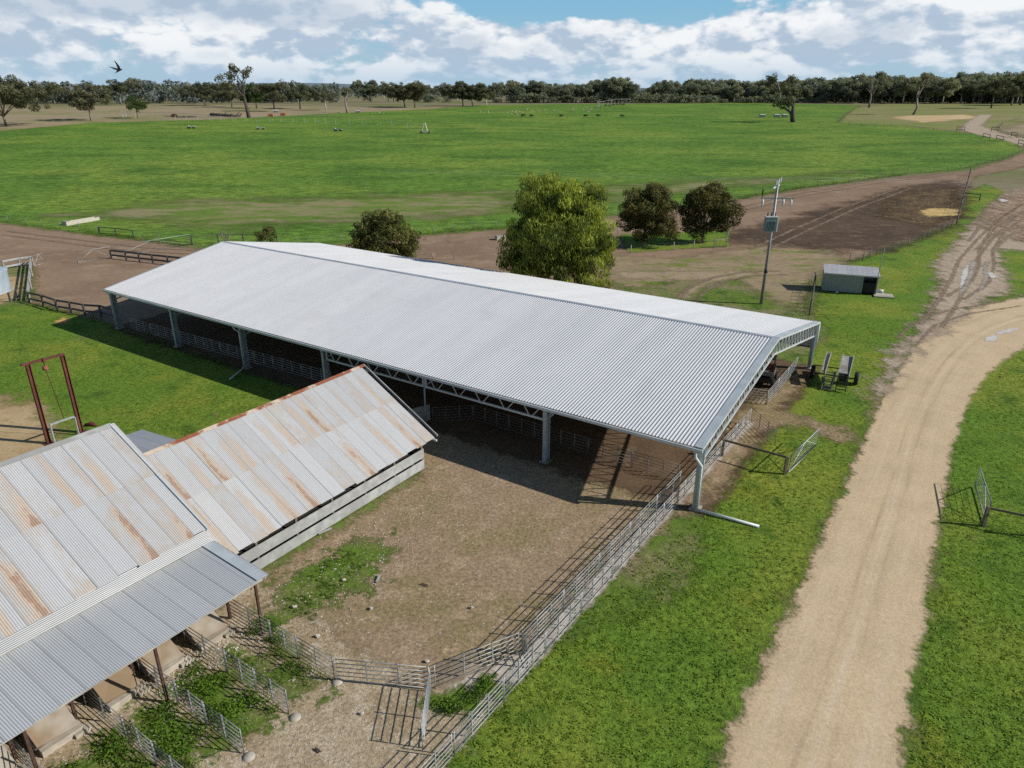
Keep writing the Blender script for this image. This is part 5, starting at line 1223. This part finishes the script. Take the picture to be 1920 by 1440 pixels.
def mid_trees():
    def hgt(u, vb, vt):
        p = G(u, vb); d = ray(u, vt); hd = math.hypot(p.x, p.y); return p, CAMZ+hd*d[2]/math.hypot(d[0], d[1])-p.z
    spec = [  # base px, top px, width px, kind, bark, leaf, label
        (12, 237, 142, 128, 'spread', 'bark', 'leaf_gum', 'large spreading gum cut by the left edge beyond the field'),
        (171, 226, 158, 58, 'gum', 'bark', 'leaf_gum', 'wide-forked gum with bare pale limbs left of the flying bird'),
        (259, 222, 178, 32, 'small', 'bark', 'leaf_green', 'small bright green tree on thin stems beside the irrigator end'),
        (228, 197, 150, 36, 'gum', 'bark', 'leaf_gum2', 'dark gum with a pale trunk behind the small bright tree'),
        (385, 198, 154, 62, 'wide', 'whitebark', 'leaf_gum2', 'broad dark domed gum left of the tall dead tree'),
        (435, 201, 158, 40, 'gum', 'darkbark', 'leaf_gum', 'brownish gum close behind the tall dead tree on its left'),
        (481, 203, 157, 34, 'gum', 'darkbark', 'leaf_green', 'green-tinted gum close behind the tall dead tree on its right'),
        (515, 209, 153, 44, 'gum', 'darkbark', 'leaf_gum', 'compact brown-green gum above the white box'),
        (563, 204, 150, 40, 'gum', 'darkbark', 'leaf_gum2', 'dark upright gum right of the white box gum'),
        (611, 207, 163, 38, 'small', 'whitebark', 'leaf_gum', 'low olive gum on a white trunk left of the bare tree'),
        (759, 201, 155, 58, 'wide', 'darkbark', 'leaf_gum', 'left of the two joined brown-green gums beyond the pale box feeder'),
        (778, 202, 152, 44, 'wide', 'darkbark', 'leaf_gum', 'right of the two joined brown-green gums beyond the pale box feeder'),
        (695, 191, 160, 26, 'gum', 'darkbark', 'leaf_gum2', 'small dark gum on the dry slope left of the joined gums'),
        (868, 199, 154, 44, 'wide', 'darkbark', 'leaf_gum2', 'left dark gum of the trio at the field edge'),
        (886, 199, 160, 36, 'gum', 'darkbark', 'leaf_gum2', 'middle dark gum of the trio at the field edge'),
        (912, 199, 158, 34, 'gum', 'whitebark', 'leaf_gum', 'right gum of the trio at the field edge with a pale leaning trunk'),
        (1858, 203, 146, 34, 'lean', 'darkbark', 'leaf_gum', 'leaning dark-trunked gum in the grazed paddock at far right'),
    ]
    for i, (u, vb, vt, wpx, kind, bark, leaf, lab) in enumerate(spec):
        p, h = hgt(u, vb, vt); W = wpx/F*math.hypot(p.x, p.y)*1.12
        kw = dict(spread=dict(ncl=190, per=46, leaf=.8, rc=1.8, fork=.2, lobes=8), gum=dict(ncl=95, per=44, leaf=.8, rc=1.5, fork=.3), wide=dict(ncl=120, per=44, leaf=.85, rc=1.8, fork=.25, lobes=7), small=dict(ncl=60, per=44, leaf=.7, rc=1.2, fork=.4, lobes=4), lean=dict(ncl=80, per=44, leaf=.85, rc=1.7, fork=.4))[kind]
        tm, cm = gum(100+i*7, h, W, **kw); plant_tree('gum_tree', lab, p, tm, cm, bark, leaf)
    for i, (u, vb, vt, r0, leafy, sp, bark, lab) in enumerate(((467, 221, 124, .75, 22, .40, 'darkbark', 'tallest half-dead gum with bare spiky limbs and a few leaf clumps'), (652, 212, 163, .4, 0, .55, 'bark', 'leafless brown tree beside the pale box feeder'),
                                                            (1487, 229, 140, 1.0, 24, .40, 'darkbark', 'lone thick-trunked old gum standing out in the right of the green field'), (1711, 215, 140, .55, 6, .4, 'bark', 'tall grey dead gum beside the straw strip at right'), (1629, 202, 138, .5, 3, .42, 'bark', 'slim grey dead gum at the field corner at right'), (1462, 196, 141, .5, 24, .4, 'whitebark', 'white-trunked gum behind the lone old gum'))):
        p, h = hgt(u, vb, vt); tm, cm = dead_gum(60+i, h*.62, r0, leafy, sp)
        zmax = max(v.co.z for v in tm.vertices); t = plant_tree('dead_gum', lab, p, tm, cm, bark, 'leaf_gum', scale=h/zmax)
mid_trees()

def belts():
    protos = []
    for k in range(8):
        H = 20; tm, cm = gum(300+k, H, 13+2.4*(k % 3), 64, 15, 1.35, 2.1, .3, lobes=5+k % 3); protos.append((tm, cm))
    bushes = []
    for k in range(3):
        g = np.random.default_rng(400+k); V, Fq, T = crown(blob_clumps(g, [(0, 0, 2.6, 4.2, 4, 2.3), (1.5, 0, 3.6, 2.6, 2.6, 1.6)], 26, 1.4, .2), 10, 1.0, .5, 410+k); bushes.append((limb_mesh('trunk', limbs(4, .2, [(-1.4, 0, 2.5), (1.4, 0, 3)], .3, g=g)), npmesh('crown', V, Fq, {'tint': T})))
    rr = random.Random(12); leafs = ['leaf_belt', 'leaf_belt2', 'leaf_belt', 'leaf_belt2']
    cache = {}
    def put(u, v, vt, grp, lab, wide=1., bush=False, leaf=None):
        p = G(u, v); d = ray(u, vt); h = CAMZ+math.hypot(p.x, p.y)*d[2]/math.hypot(d[0], d[1])-p.z
        src = bushes if bush else protos; k = rr.randrange(len(src)); lf = leaf or leafs[rr.randrange(4)]
        key = (bush, k, lf)
        if key not in cache:
            a, b = src[k][0].copy(), src[k][1].copy(); a.materials.clear(); b.materials.clear(); cache[key] = (a, b)
        a, b = cache[key]; sc = h/(5 if bush else 19.5)
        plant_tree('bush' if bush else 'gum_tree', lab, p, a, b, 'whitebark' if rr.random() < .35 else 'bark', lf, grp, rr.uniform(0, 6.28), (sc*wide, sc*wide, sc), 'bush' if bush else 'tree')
    # left background scatter
    gl, ll = 'gums along the back of the left paddock', 'dark gum in the line across the back of the left dry paddock'
    for u, v, vt in ((65, 194, 162), (84, 195, 160), (103, 195, 157), (125, 192, 158), (142, 192, 160), (195, 191, 160), (210, 190, 161), (252, 190, 149), (268, 190, 148), (286, 189, 154), (304, 189, 158), (322, 189, 163), (342, 189, 163), (352, 189, 158), (405, 190, 160), (420, 190, 158), (448, 190, 157), (500, 189, 158), (540, 189, 156), (590, 190, 162), (630, 189, 162), (40, 193, 163), (160, 191, 159), (178, 191, 161), (300, 188, 160), (530, 191, 156)):
        put(u, v, vt, gl, ll)
    for u, v, vt in ((700, 184, 152), (672, 184, 151), (720, 186, 154), (738, 191, 155), (728, 191, 163), (745, 191, 167), (788, 186, 160), (825, 186, 160), (838, 190, 156), (848, 190, 160), (858, 188, 160), (898, 190, 157), (925, 186, 156), (937, 186, 155), (612, 187, 163), (650, 186, 163), (815, 184, 164), (905, 184, 158)):
        put(u, v, vt, 'gums scattered behind the middle of the field', 'grey-green gum scattered on the dry slope behind the middle of the field')
    for u, v, vt in ((795, 191.5, 176), (803, 192, 178), (812, 192, 177), (840, 192, 180), (928, 192.5, 182), (935, 192.5, 184), (690, 190, 180)):
        put(u, v, vt, 'dark bushes behind the middle of the field', 'low dark bush among the gums behind the middle of the field', 1.3, True, 'leaf_belt2')
    for u in np.arange(70, 640, 24): put(u+rr.uniform(-6, 6), 188.6, 172+rr.uniform(-4, 5), 'dark scrub along the back of the left paddock', 'dark scrub bush at the foot of the tree line behind the left paddock', 1.4, True, 'leaf_belt2')
    # the continuous belt
    gm, lm = 'gums in the belt behind the centre of the field', 'gum in the dense belt behind the centre of the field'
    for u in np.arange(955, 1096, 9.0): put(u+rr.uniform(-3, 3), 192.6+rr.uniform(-1.2, .4), 156+rr.uniform(-3, 9), gm, lm, 1.15)
    for u in np.arange(1098, 1186, 6.5): put(u+rr.uniform(-3, 3), 192.8+rr.uniform(-1.2, .3), 149+rr.uniform(-3, 10)+max(0, (1120-u)*.25), gm, lm, 1.1)
    for u in np.arange(1222, 1290, 8.5): put(u+rr.uniform(-3, 3), 191.8+rr.uniform(-1.5, .3), 154+rr.uniform(-3, 9), gm, lm, 1.05)
    for u in np.arange(960, 1290, 17): put(u+rr.uniform(-5, 5), 193.0, 178+rr.uniform(-4, 5), 'dark bushes under the central belt', 'dark bush under the gum belt behind the centre of the field', 1.5, True, 'leaf_belt2')
    put(1208, 192.3, 174, None, 'round dark bush in front of the gap in the central belt', 1.3, True, 'leaf_belt2')
    put(1213, 188.5, 166, None, 'pale yellow-green tree behind the round dark bush in the belt', 1.0, False, 'leaf_pale')
    gr, lr = 'gums in the belt behind the right of the field', 'gum in the long wooded belt behind the right of the field'
    for row, (v0, t0) in enumerate(((192.2, 156), (190.2, 153))):
        for u in np.arange(1288, 1560, 9.0): put(u+rr.uniform(-4, 4), v0+rr.uniform(-.6, .5), t0+rr.uniform(-4, 9)-max(0, (u-1420)*.02), gr, lr, 1.15)
    gx, lx = 'gums in the belt behind the grazed paddock', 'gum in the wooded belt behind the grazed paddock at far right'
    for row, (v0, t0) in enumerate(((193.5, 149), (191, 144))):
        for u in np.arange(1560, 1985, 9.5): put(u+rr.uniform(-4, 4), v0+rr.uniform(-.8, 1.2), t0+rr.uniform(-7, 10)+(4 if u < 1640 else 0)-(4 if u > 1880 else 0), gx, lx, 1.15)
    for u in np.arange(1290, 1960, 22): put(u+rr.uniform(-7, 7), 193.3, 180+rr.uniform(-3, 5), 'dark bushes under the right belt', 'dark bush at the foot of the right wooded belt', 1.4, True, 'leaf_belt2')
    put(1896, 198, 147, None, 'dense dark gum at the right edge of the view beside the orange machine', 1.2, False, 'leaf_gum2'); put(1912, 197, 140, None, 'tall dark gum at the extreme right edge', 1.2, False, 'leaf_gum2')
    q = G(1894, 192); m = MB(); m.box(q+Vector((0, 0, 1.4)), (4.2, 2., 1.6)); m.box(q+Vector((.8, 0, 2.8)), (1.6, 1.7, 1.4)); m.bar(q+Vector((-1.5, 0, 2)), q+Vector((-4, 0, 4)), .4, .4)
    for x in (-1.4, 1.4): m.tube([q+Vector((x, -1.1, .8)), q+Vector((x, 1.1, .8))], .8, 12)
    single('loader_machine', m, 'orange', q, 'tiny orange machine parked under the gums at far right', 'machine')
    # woodland masses and hills further back
    g = np.random.default_rng(77)
    def mass(name, label, R0, R1, a0, a1, n, h0, h1):
        th = g.uniform(R(a0), R(a1), n); rad = g.uniform(R0, R1, n); x = rad*np.sin(th); y = rad*np.cos(th); z = gz(x, y); hh = g.uniform(h0, h1, n)
        cl = []
        for i in range(n):
            for k in range(3):
                cl.append((x[i]+g.normal()*5, y[i]+g.normal()*5, z[i]+hh[i]*(.25+.28*k), 6.5, 6.5, hh[i]*.24, float(np.clip(.35+g.normal()*.2, 0, 1))))
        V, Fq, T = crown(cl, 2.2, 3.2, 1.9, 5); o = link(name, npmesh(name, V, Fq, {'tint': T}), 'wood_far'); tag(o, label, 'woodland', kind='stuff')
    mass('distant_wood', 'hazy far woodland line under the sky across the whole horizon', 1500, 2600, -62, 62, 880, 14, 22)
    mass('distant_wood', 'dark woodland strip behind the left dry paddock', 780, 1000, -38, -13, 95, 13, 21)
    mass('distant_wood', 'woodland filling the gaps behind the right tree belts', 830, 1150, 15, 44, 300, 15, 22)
    V = []; n = 160
    for i in range(n):
        a = R(-88+176*i/(n-1)); rad = 7200; hgt = 62+26*math.sin(i*.11+1)+16*math.sin(i*.31)+10*math.sin(i*.053+2)
        for rr_, z in ((rad-700, 0), (rad, hgt), (rad+900, 0)): V.append((rr_*math.sin(a), rr_*math.cos(a), z+8))
    me = bpy.data.meshes.new('hills'); me.from_pydata(V, [], [(i*3+k, (i+1)*3+k, (i+1)*3+k+1, i*3+k+1) for i in range(n-1) for k in (0, 1)]); me.polygons.foreach_set('use_smooth', [True]*len(me.polygons))
    tag(link('hills', me, simple('hazy_hills', (.13, .18, .22), .95, 0, .15, .004, bump=0)), kind='structure')  # blue-green distance haze put into the hill colour
belts()

# ------------------------------------------------------------------ ground cover geometry
def inside_any(X, Y, names):
    r = np.zeros(X.shape, bool)
    for n in names: r |= pip(X, Y, SHEETS[n])
    return r
def scatter(poly, n, g):
    xs = [p[0] for p in poly]; ys = [p[1] for p in poly]
    X = g.uniform(min(xs), max(xs), n); Y = g.uniform(min(ys), max(ys), n); k = pip(X, Y, poly); return X[k], Y[k]
def tufts():
    g = np.random.default_rng(21)
    P = []
    def region(poly, n, keep=None, dmax=75):
        X, Y = scatter(poly, n, g); d = np.hypot(X, Y); k = g.random(len(X)) < np.clip((24/d)**1.6, 0, 1); k &= d < dmax
        X, Y = X[k], Y[k]; ins = pip(X, Y, SHEETS['road']); sd = sdist(X, Y, SHEETS['road']); k = sd < g.uniform(-.7, .05, len(X)); P.append(np.stack([X[k], Y[k]], 1))
    vg = [tuple(p[:2]) for p in GP((1170, 1090), (1330, 960), (1420, 840), (1480, 790), (1560, 740), (1545, 600), (1720, 540), (1760, 560), (1700, 650), (1650, 750), (1598, 870), (1520, 1045), (1430, 1230), (1345, 1460), (820, 1460), (1000, 1240))]
    region(vg, 150000)
    rg = [tuple(p[:2]) for p in GP((1830, 700), (1960, 640), (2000, 800), (2000, 1460), (1690, 1460), (1735, 1180), (1762, 1000), (1790, 850))]
    region(rg, 110000)
    lg = [tuple(p[:2]) for p in GP((-10, 600), (60, 585), (215, 622), (470, 712), (600, 760), (300, 850), (150, 780), (-10, 730))]
    region(lg, 60000, dmax=90)
    Q = np.concatenate(P); n = len(Q)
    # cluster density: clover clumps
    cn = np.sin(Q[:, 0]*1.7+np.sin(Q[:, 1]*2.3))*np.sin(Q[:, 1]*1.9+np.sin(Q[:, 0]*1.3)*1.4); Q = Q[(cn+g.normal(size=n)*.9) > -1.1]; n = len(Q)
    bl = 4; C = np.repeat(Q, bl, 0)+g.normal(size=(n*bl, 2))*.05; m = len(C)
    Z = gz(C[:, 0], C[:, 1])+.045
    big = np.repeat(g.random(n) < .35, bl)
    up = np.stack([g.normal(size=m)*.55, g.normal(size=m)*.55, np.ones(m)], 1); up /= np.linalg.norm(up, axis=1, keepdims=True)
    flat = np.stack([g.normal(size=m), g.normal(size=m), g.normal(size=m)*.3], 1); flat /= np.linalg.norm(flat, axis=1, keepdims=True)
    A = np.where(big[:, None], flat, up); N = unit(m, g); N[:, 2] = np.where(big, abs(N[:, 2])+1.0, N[:, 2]*.4)
    N -= A*(N*A).sum(1, keepdims=True); N /= np.linalg.norm(N, axis=1, keepdims=True)+1e-9
    l = np.where(big, g.uniform(.05, .10, m), g.uniform(.05, .12, m)); w = np.where(big, l*.8, .022)
    pt = .62+.28*np.sin(C[:, 0]*.45+2*np.sin(C[:, 1]*.22))*np.sin(C[:, 1]*.5+1)
    T = np.clip(pt-.10*big+np.repeat(g.normal(size=n)*.26, bl)+g.normal(size=m)*.12, 0, 1)
    V, Fq, TT = leafquads(np.column_stack([C, Z+np.where(big, .0, .0)]), N, A, l, w, T)
    tag(link('grass_tufts', npmesh('grass_tufts', V, Fq, {'tint': TT}), 'blade'), 'green grass and clover tufts on the verges', 'grass', kind='stuff')
tufts()
def weeds():
    g = np.random.default_rng(31); V0 = []; 
    pens = [([(9.55, -21.4), (11.0, -21.2), (11.05, -17.3), (9.5, -17.3)], 360, .42), ([(11.6, -20.8), (13, -20.6), (12.95, -16.9), (11.5, -17.4)], 190, .32), ([(7.6, -20.9), (9.1, -20.6), (9.1, -17.2), (7.6, -17.6)], 290, .38), ([(5.2, -21.), (7.3, -20.8), (7.3, -16.8), (5.2, -16.8)], 340, .4), ([(12.6, -21.8), (13.9, -21.6), (14.1, -20.2), (13.2, -19.6)], 120, .3), ([(14.0, -13.2), (15.0, -12.6), (16.4, -11.9), (15.3, -11.6), (14.1, -12.2)], 220, .3), ([(14.6, -21.8), (19, -22.6), (19.3, -20.8), (14.8, -19.8)], 500, .10), ([(31.5, -20.6), (32.5, -20), (32.3, -18), (31.4, -18)], 30, .2)]
    Cs = []; hs = []
    for pl, n, h in pens:
        poly = [tuple(ST(*p)[:2]) for p in pl]; X, Y = scatter(poly, n*2, g); c = np.stack([X, Y], 1)
        dens = np.sin(X*3.1+1)*np.sin(Y*2.7+2); c = c[dens+g.normal(size=len(c))*.25 > -.05]; Cs.append(c); hs.append(np.full(len(c), h)*g.uniform(.4, 1.1, len(c)))
    # weeds along the field fence and at feet of posts
    for path, h in ((GP((1385, 374), (1500, 354), (1620, 339), (1700, 328)), .6), (GP((150, 434), (250, 448), (360, 461)), .5), (GP((760, 443), (900, 430), (960, 426)), .4), (GP((1510, 590), (1527, 525)), .4), (GP((58, 570), (62, 500)), .3), ([ST(14, -10.85), ST(31, -10.75)], .13), (GP((1353, 858), (1471, 892)), .16), (GP((1845, 989), (1960, 1015)), .22), (GP((60, 572), (190, 597)), .3), ([ST(32, -64), ST(31.2, -48)], .2), (GP((1595, 492), (1793, 423)), .3)):
        for a, b in zip(path[:-1], path[1:]):
            n = int((b-a).length*9); t = g.random(n); c = np.stack([a.x+(b.x-a.x)*t, a.y+(b.y-a.y)*t], 1)+g.normal(size=(n, 2))*.45; Cs.append(c); hs.append(h*g.uniform(.4, 1.2, n))
    C = np.concatenate(Cs); H = np.concatenate(hs); n = len(C); k = 22
    CC = np.repeat(C, k, 0); HH = np.repeat(H, k); m = len(CC)
    th = g.uniform(0, 6.28, m); rad = HH*g.uniform(.1, .75, m); z = HH*g.uniform(.15, 1., m)
    Pp = np.column_stack([CC[:, 0]+rad*np.cos(th), CC[:, 1]+rad*np.sin(th), gz(CC[:, 0], CC[:, 1])+z+.03])
    A = np.column_stack([np.cos(th), np.sin(th), g.normal(size=m)*.45-.1]); A /= np.linalg.norm(A, axis=1, keepdims=True)
    N = np.column_stack([g.normal(size=m)*.45, g.normal(size=m)*.45, np.ones(m)]); N -= A*(N*A).sum(1, keepdims=True); N /= np.linalg.norm(N, axis=1, keepdims=True)
    l = HH*.18*g.uniform(.6, 1.3, m)+.03
    V, Fq, T = leafquads(Pp, N, A, l, l*.5, np.clip(.2+.6*z/(HH+.01)*.8+g.normal(size=m)*.2, 0, 1))
    tag(link('weeds', npmesh('weeds', V, Fq, {'tint': T}), 'weed'), 'lush broad-leaved weeds between the catching pens and along fences', 'weeds', kind='stuff')
weeds()
def stones():
    g = np.random.default_rng(41); Cs = []; Ss = []
    for pl, n, s0, s1 in (([(14.3, -23), (24, -23.6), (26, -21), (19, -19), (14.5, -18.4)], 700, .02, .06), ([(13.2, -23.5), (13.2, -12.5), (34, -11.8), (34, -25), (27, -24)], 1300, .012, .035), ([(1, -23), (14.5, -23), (14.3, -13.2), (12, -11.5), (-2, -11.5)], 3200, .014, .045), ([(9, -22.6), (13, -22.6), (13, -20.6), (9, -21)], 500, .03, .08), ([(16.6, -11.4), (33, -11.2), (33, -11.0), (15.2, -12.8)], 300, .02, .06), ([(27, -24.6), (27, -24.2), (13.5, -24.25), (13.5, -23.4)], 200, .03, .07)):
        poly = [tuple(ST(*p)[:2]) for p in pl]; X, Y = scatter(poly, n*2, g); X, Y = X[:n], Y[:n]; Cs.append(np.stack([X, Y], 1)); Ss.append(.68*g.uniform(s0, s1, len(X))*g.uniform(.6, 1.3, len(X)))
    C = np.concatenate(Cs); s = np.concatenate(Ss); n = len(C)
    base = np.array([(1, 0, 0), (.2, 1, .1), (-.9, .2, 0), (-.1, -1, 0), (.1, .1, .75), (0, 0, -.5)]); fc = np.array([(0, 1, 4), (1, 2, 4), (2, 3, 4), (3, 0, 4)])
    a = g.uniform(0, 6.28, n); ca, sa = np.cos(a), np.sin(a); B = base[None]*g.uniform(.6, 1.3, (n, 6, 1))*s[:, None, None]
    x = B[..., 0]*ca[:, None]-B[..., 1]*sa[:, None]+C[:, 0:1]; y = B[..., 0]*sa[:, None]+B[..., 1]*ca[:, None]+C[:, 1:2]; z = B[..., 2]+.034+s[:, None]*.15
    V = np.stack([x, y, z], -1).reshape(-1, 3); Fq = (fc[None]+np.arange(n)[:, None, None]*6).reshape(-1, 3)
    tag(link('loose_stones', npmesh('loose_stones', V, Fq), 'stone'), 'scattered white limestone chips over the yard and pens', 'stones', kind='stuff')
    # a few bigger rocks and sticks that can be told apart
    for i, (u, v, r, lab) in enumerate(((645, 1090, .16, 'pale rock at the edge of the yard grass strip'), (696, 1144, .17, 'white rock alone in the lower middle of the yard'), (552, 1141, .2, 'pale rock in the yard grass near the skillion corner'), (801, 1243, .16, 'white rock behind the closed pen gate'), (884, 1142, .15, 'small white rock in the open middle of the yard'), (596, 1196, .18, 'pale rock beside the first catching pen fence'), (679, 1341, .15, 'white rock on the gravel below the open gate'))):
        p = G(u, v); gg = random.Random(i); m = MB(); vs = []
        for k in range(1, 5):
            for j in range(8):
                th = math.pi*k/5; ph = 2*math.pi*j/8; q = r*.48*gg.uniform(.7, 1.2); vs.append(p+Vector((q*math.sin(th)*math.cos(ph)*1.2, q*math.sin(th)*math.sin(ph), q*math.cos(th)*.7+.1)))
        fs = [(a*8+j, (a+1)*8+j, (a+1)*8+(j+1) % 8, a*8+(j+1) % 8) for a in range(3) for j in range(8)]+[tuple(range(8)), tuple(range(24, 32))]
        m.add(vs, fs); single('rock', m, 'stone', p, lab, 'rock', 'loose rocks in the yard')
    for i, (a, b, lab) in enumerate((((706, 1095), (712, 1082), 'short pale board offcut lying in the yard grass'), ((790, 1097), (803, 1101), 'dark stick lying in the middle of the yard'), ((592, 1406), (602, 1414), 'dark stick lying on the pen gravel'), ((598, 1004), (622, 993), 'grey plank lying below the slatted wall'))):
        p = G(*a); q = G(*b); m = MB(); m.bar(p+Vector((0, 0, .09)), q+Vector((0, 0, .1)), .09 if 'dark' not in lab else .05, .04)
        single('plank' if 'dark' not in lab else 'stick', m, 'board' if 'dark' not in lab else 'darkbark', p, lab, 'timber scrap')
stones()

# ------------------------------------------------------------------ light, sky, camera
SUN_AZ, SUN_EL = R(-9.6), R(30.5)       # direction to the sun in the xy plane, elevation
sv = Vector((math.cos(SUN_EL)*math.cos(SUN_AZ), math.cos(SUN_EL)*math.sin(SUN_AZ), math.sin(SUN_EL)))
sl = bpy.data.lights.new('sun', 'SUN'); sl.energy = 5.0; sl.angle = R(.53); sl.color = (1., .955, .88)
so = bpy.data.objects.new('sun', sl); COL.objects.link(so); so.rotation_euler = sv.to_track_quat('Z', 'Y').to_euler(); so.location = (60, -20, 60)
w = bpy.data.worlds.new('World'); S.world = w; w.use_nodes = True
b = NB(w.node_tree); bg = b.n['Background']; bg.inputs[1].default_value = .085
sky = b.new('ShaderNodeTexSky', sky_type='NISHITA'); sky.sun_disc = False; sky.sun_elevation = SUN_EL; sky.sun_rotation = math.atan2(sv.x, sv.y); sky.air_density = 1.2; sky.dust_density = .6; sky.ozone_density = 1.6
co = b.new('ShaderNodeTexCoord').outputs['Generated']; sx = b.new('ShaderNodeSeparateXYZ'); b.set(sx.inputs[0], co)
az = b.math('ARCTAN2', sx.outputs[0], sx.outputs[1]); el = b.math('ARCSINE', sx.outputs[2])
def cvec(da, de, ka, ke):
    c = b.new('ShaderNodeCombineXYZ'); b.set(c.inputs[0], b.math('MULTIPLY', b.math('ADD', az, da), ka)); b.set(c.inputs[1], b.math('MULTIPLY', b.math('ADD', el, de), ke)); c.inputs[2].default_value = 3.7; return c.outputs[0]
KA, KE = 7.5, 15.
def dens_at(da, de):
    v = cvec(da, de, KA, KE); n = b.noise(v, 1.1, 6, .55, .2)
    p = b.math('ABSOLUTE', b.math('SUBTRACT', b.noise(v, 2.6, 4, .5), .5))
    return b.math('ADD', n, b.math('MULTIPLY', b.math('SUBTRACT', p, .12), .65))
def bell(x, c, w):
    t = b.math('DIVIDE', b.math('SUBTRACT', x, c), w); return b.math('POWER', 2.718, b.math('MULTIPLY', b.math('MULTIPLY', t, t), -1.))
d0 = dens_at(0, 0); d1 = dens_at(.008, .016)
big = b.noise(cvec(.5, .3, 1.7, 15.), 1., 2, .5)
# weather: a cloud bank at middle height, thin below it, a blue opening right of centre higher up, heavy grey cloud on the left
cover = b.math('ADD', b.math('MULTIPLY', bell(el, .058, .036), .20), -.01)
cover = b.math('ADD', cover, b.math('MULTIPLY', b.math('MULTIPLY', bell(az, .06, .17), b.ramp(el, .070, .095)), -.27))
grey = b.math('MULTIPLY', b.ramp(az, -.05, -.28), b.ramp(el, .066, .092))
cover = b.math('ADD', cover, b.math('MULTIPLY', grey, .26))
cover = b.math('ADD', cover, b.math('MULTIPLY', b.math('MULTIPLY', bell(az, .42, .3), bell(el, .075, .03)), .12))
dens = b.math('ADD', b.math('ADD', d0, cover), b.math('MULTIPLY', b.math('SUBTRACT', big, .5), .4))
mask = b.ramp(dens, .42, .54)
lit = b.ramp(b.math('SUBTRACT', d0, d1), -.11, .085)
thick = b.math('ADD', b.ramp(b.math('ADD', dens, b.math('MULTIPLY', b.math('SUBTRACT', b.noise(cvec(2.5, 1.3, 2.6, 13.), 1., 2, .5), .5), .9)), .66, .95), b.math('MULTIPLY', grey, .8), clamp=True)
K = 1/.075; bg.inputs[1].default_value = .075
ccol = b.mix(lit, tuple(K*x for x in (.44, .55, .68)), tuple(K*x for x in (.90, .92, .94)))
ccol = b.mix(b.math('MULTIPLY', thick, .62), ccol, tuple(K*x for x in (.40, .51, .64)))
clear = b.mix(.8, sky.outputs[0], b.mix(b.ramp(el, 0., .12), tuple(K*x for x in (.42, .62, .76)), tuple(K*x for x in (.21, .51, .76))))
low = b.mix(b.ramp(el, .12, .32), clear, b.mix(.85, sky.outputs[0], tuple(K*x for x in (.036, .088, .185))))
fadehi = b.ramp(el, .12, .32, 1., .06)
haze = b.ramp(el, .0, .06, .72, 0.)
skyc = b.mix(b.math('MULTIPLY', mask, fadehi), low, ccol)
b.set(bg.inputs[0], b.mix(haze, skyc, tuple(K*x for x in (.37, .54, .70))))

cam = bpy.data.cameras.new('camera'); co_ = bpy.data.objects.new('camera', cam); COL.objects.link(co_)
co_.location = (0, 0, CAMZ); co_.rotation_euler = (math.pi/2-PITCH, 0, 0); cam.sensor_fit = 'HORIZONTAL'; cam.sensor_width = 36; cam.lens = 36*F/1920; cam.clip_start = .5; cam.clip_end = 20000
S.camera = co_
S.view_settings.view_transform = 'Standard'; S.view_settings.look = 'None'; S.view_settings.exposure = 0; S.view_settings.gamma = 1
S.render.engine = 'CYCLES'; S.cycles.max_bounces = 6; S.cycles.diffuse_bounces = 2; S.cycles.glossy_bounces = 2; S.cycles.transparent_max_bounces = 16; S.cycles.use_denoising = False
S.render.resolution_x, S.render.resolution_y = 1024, 768
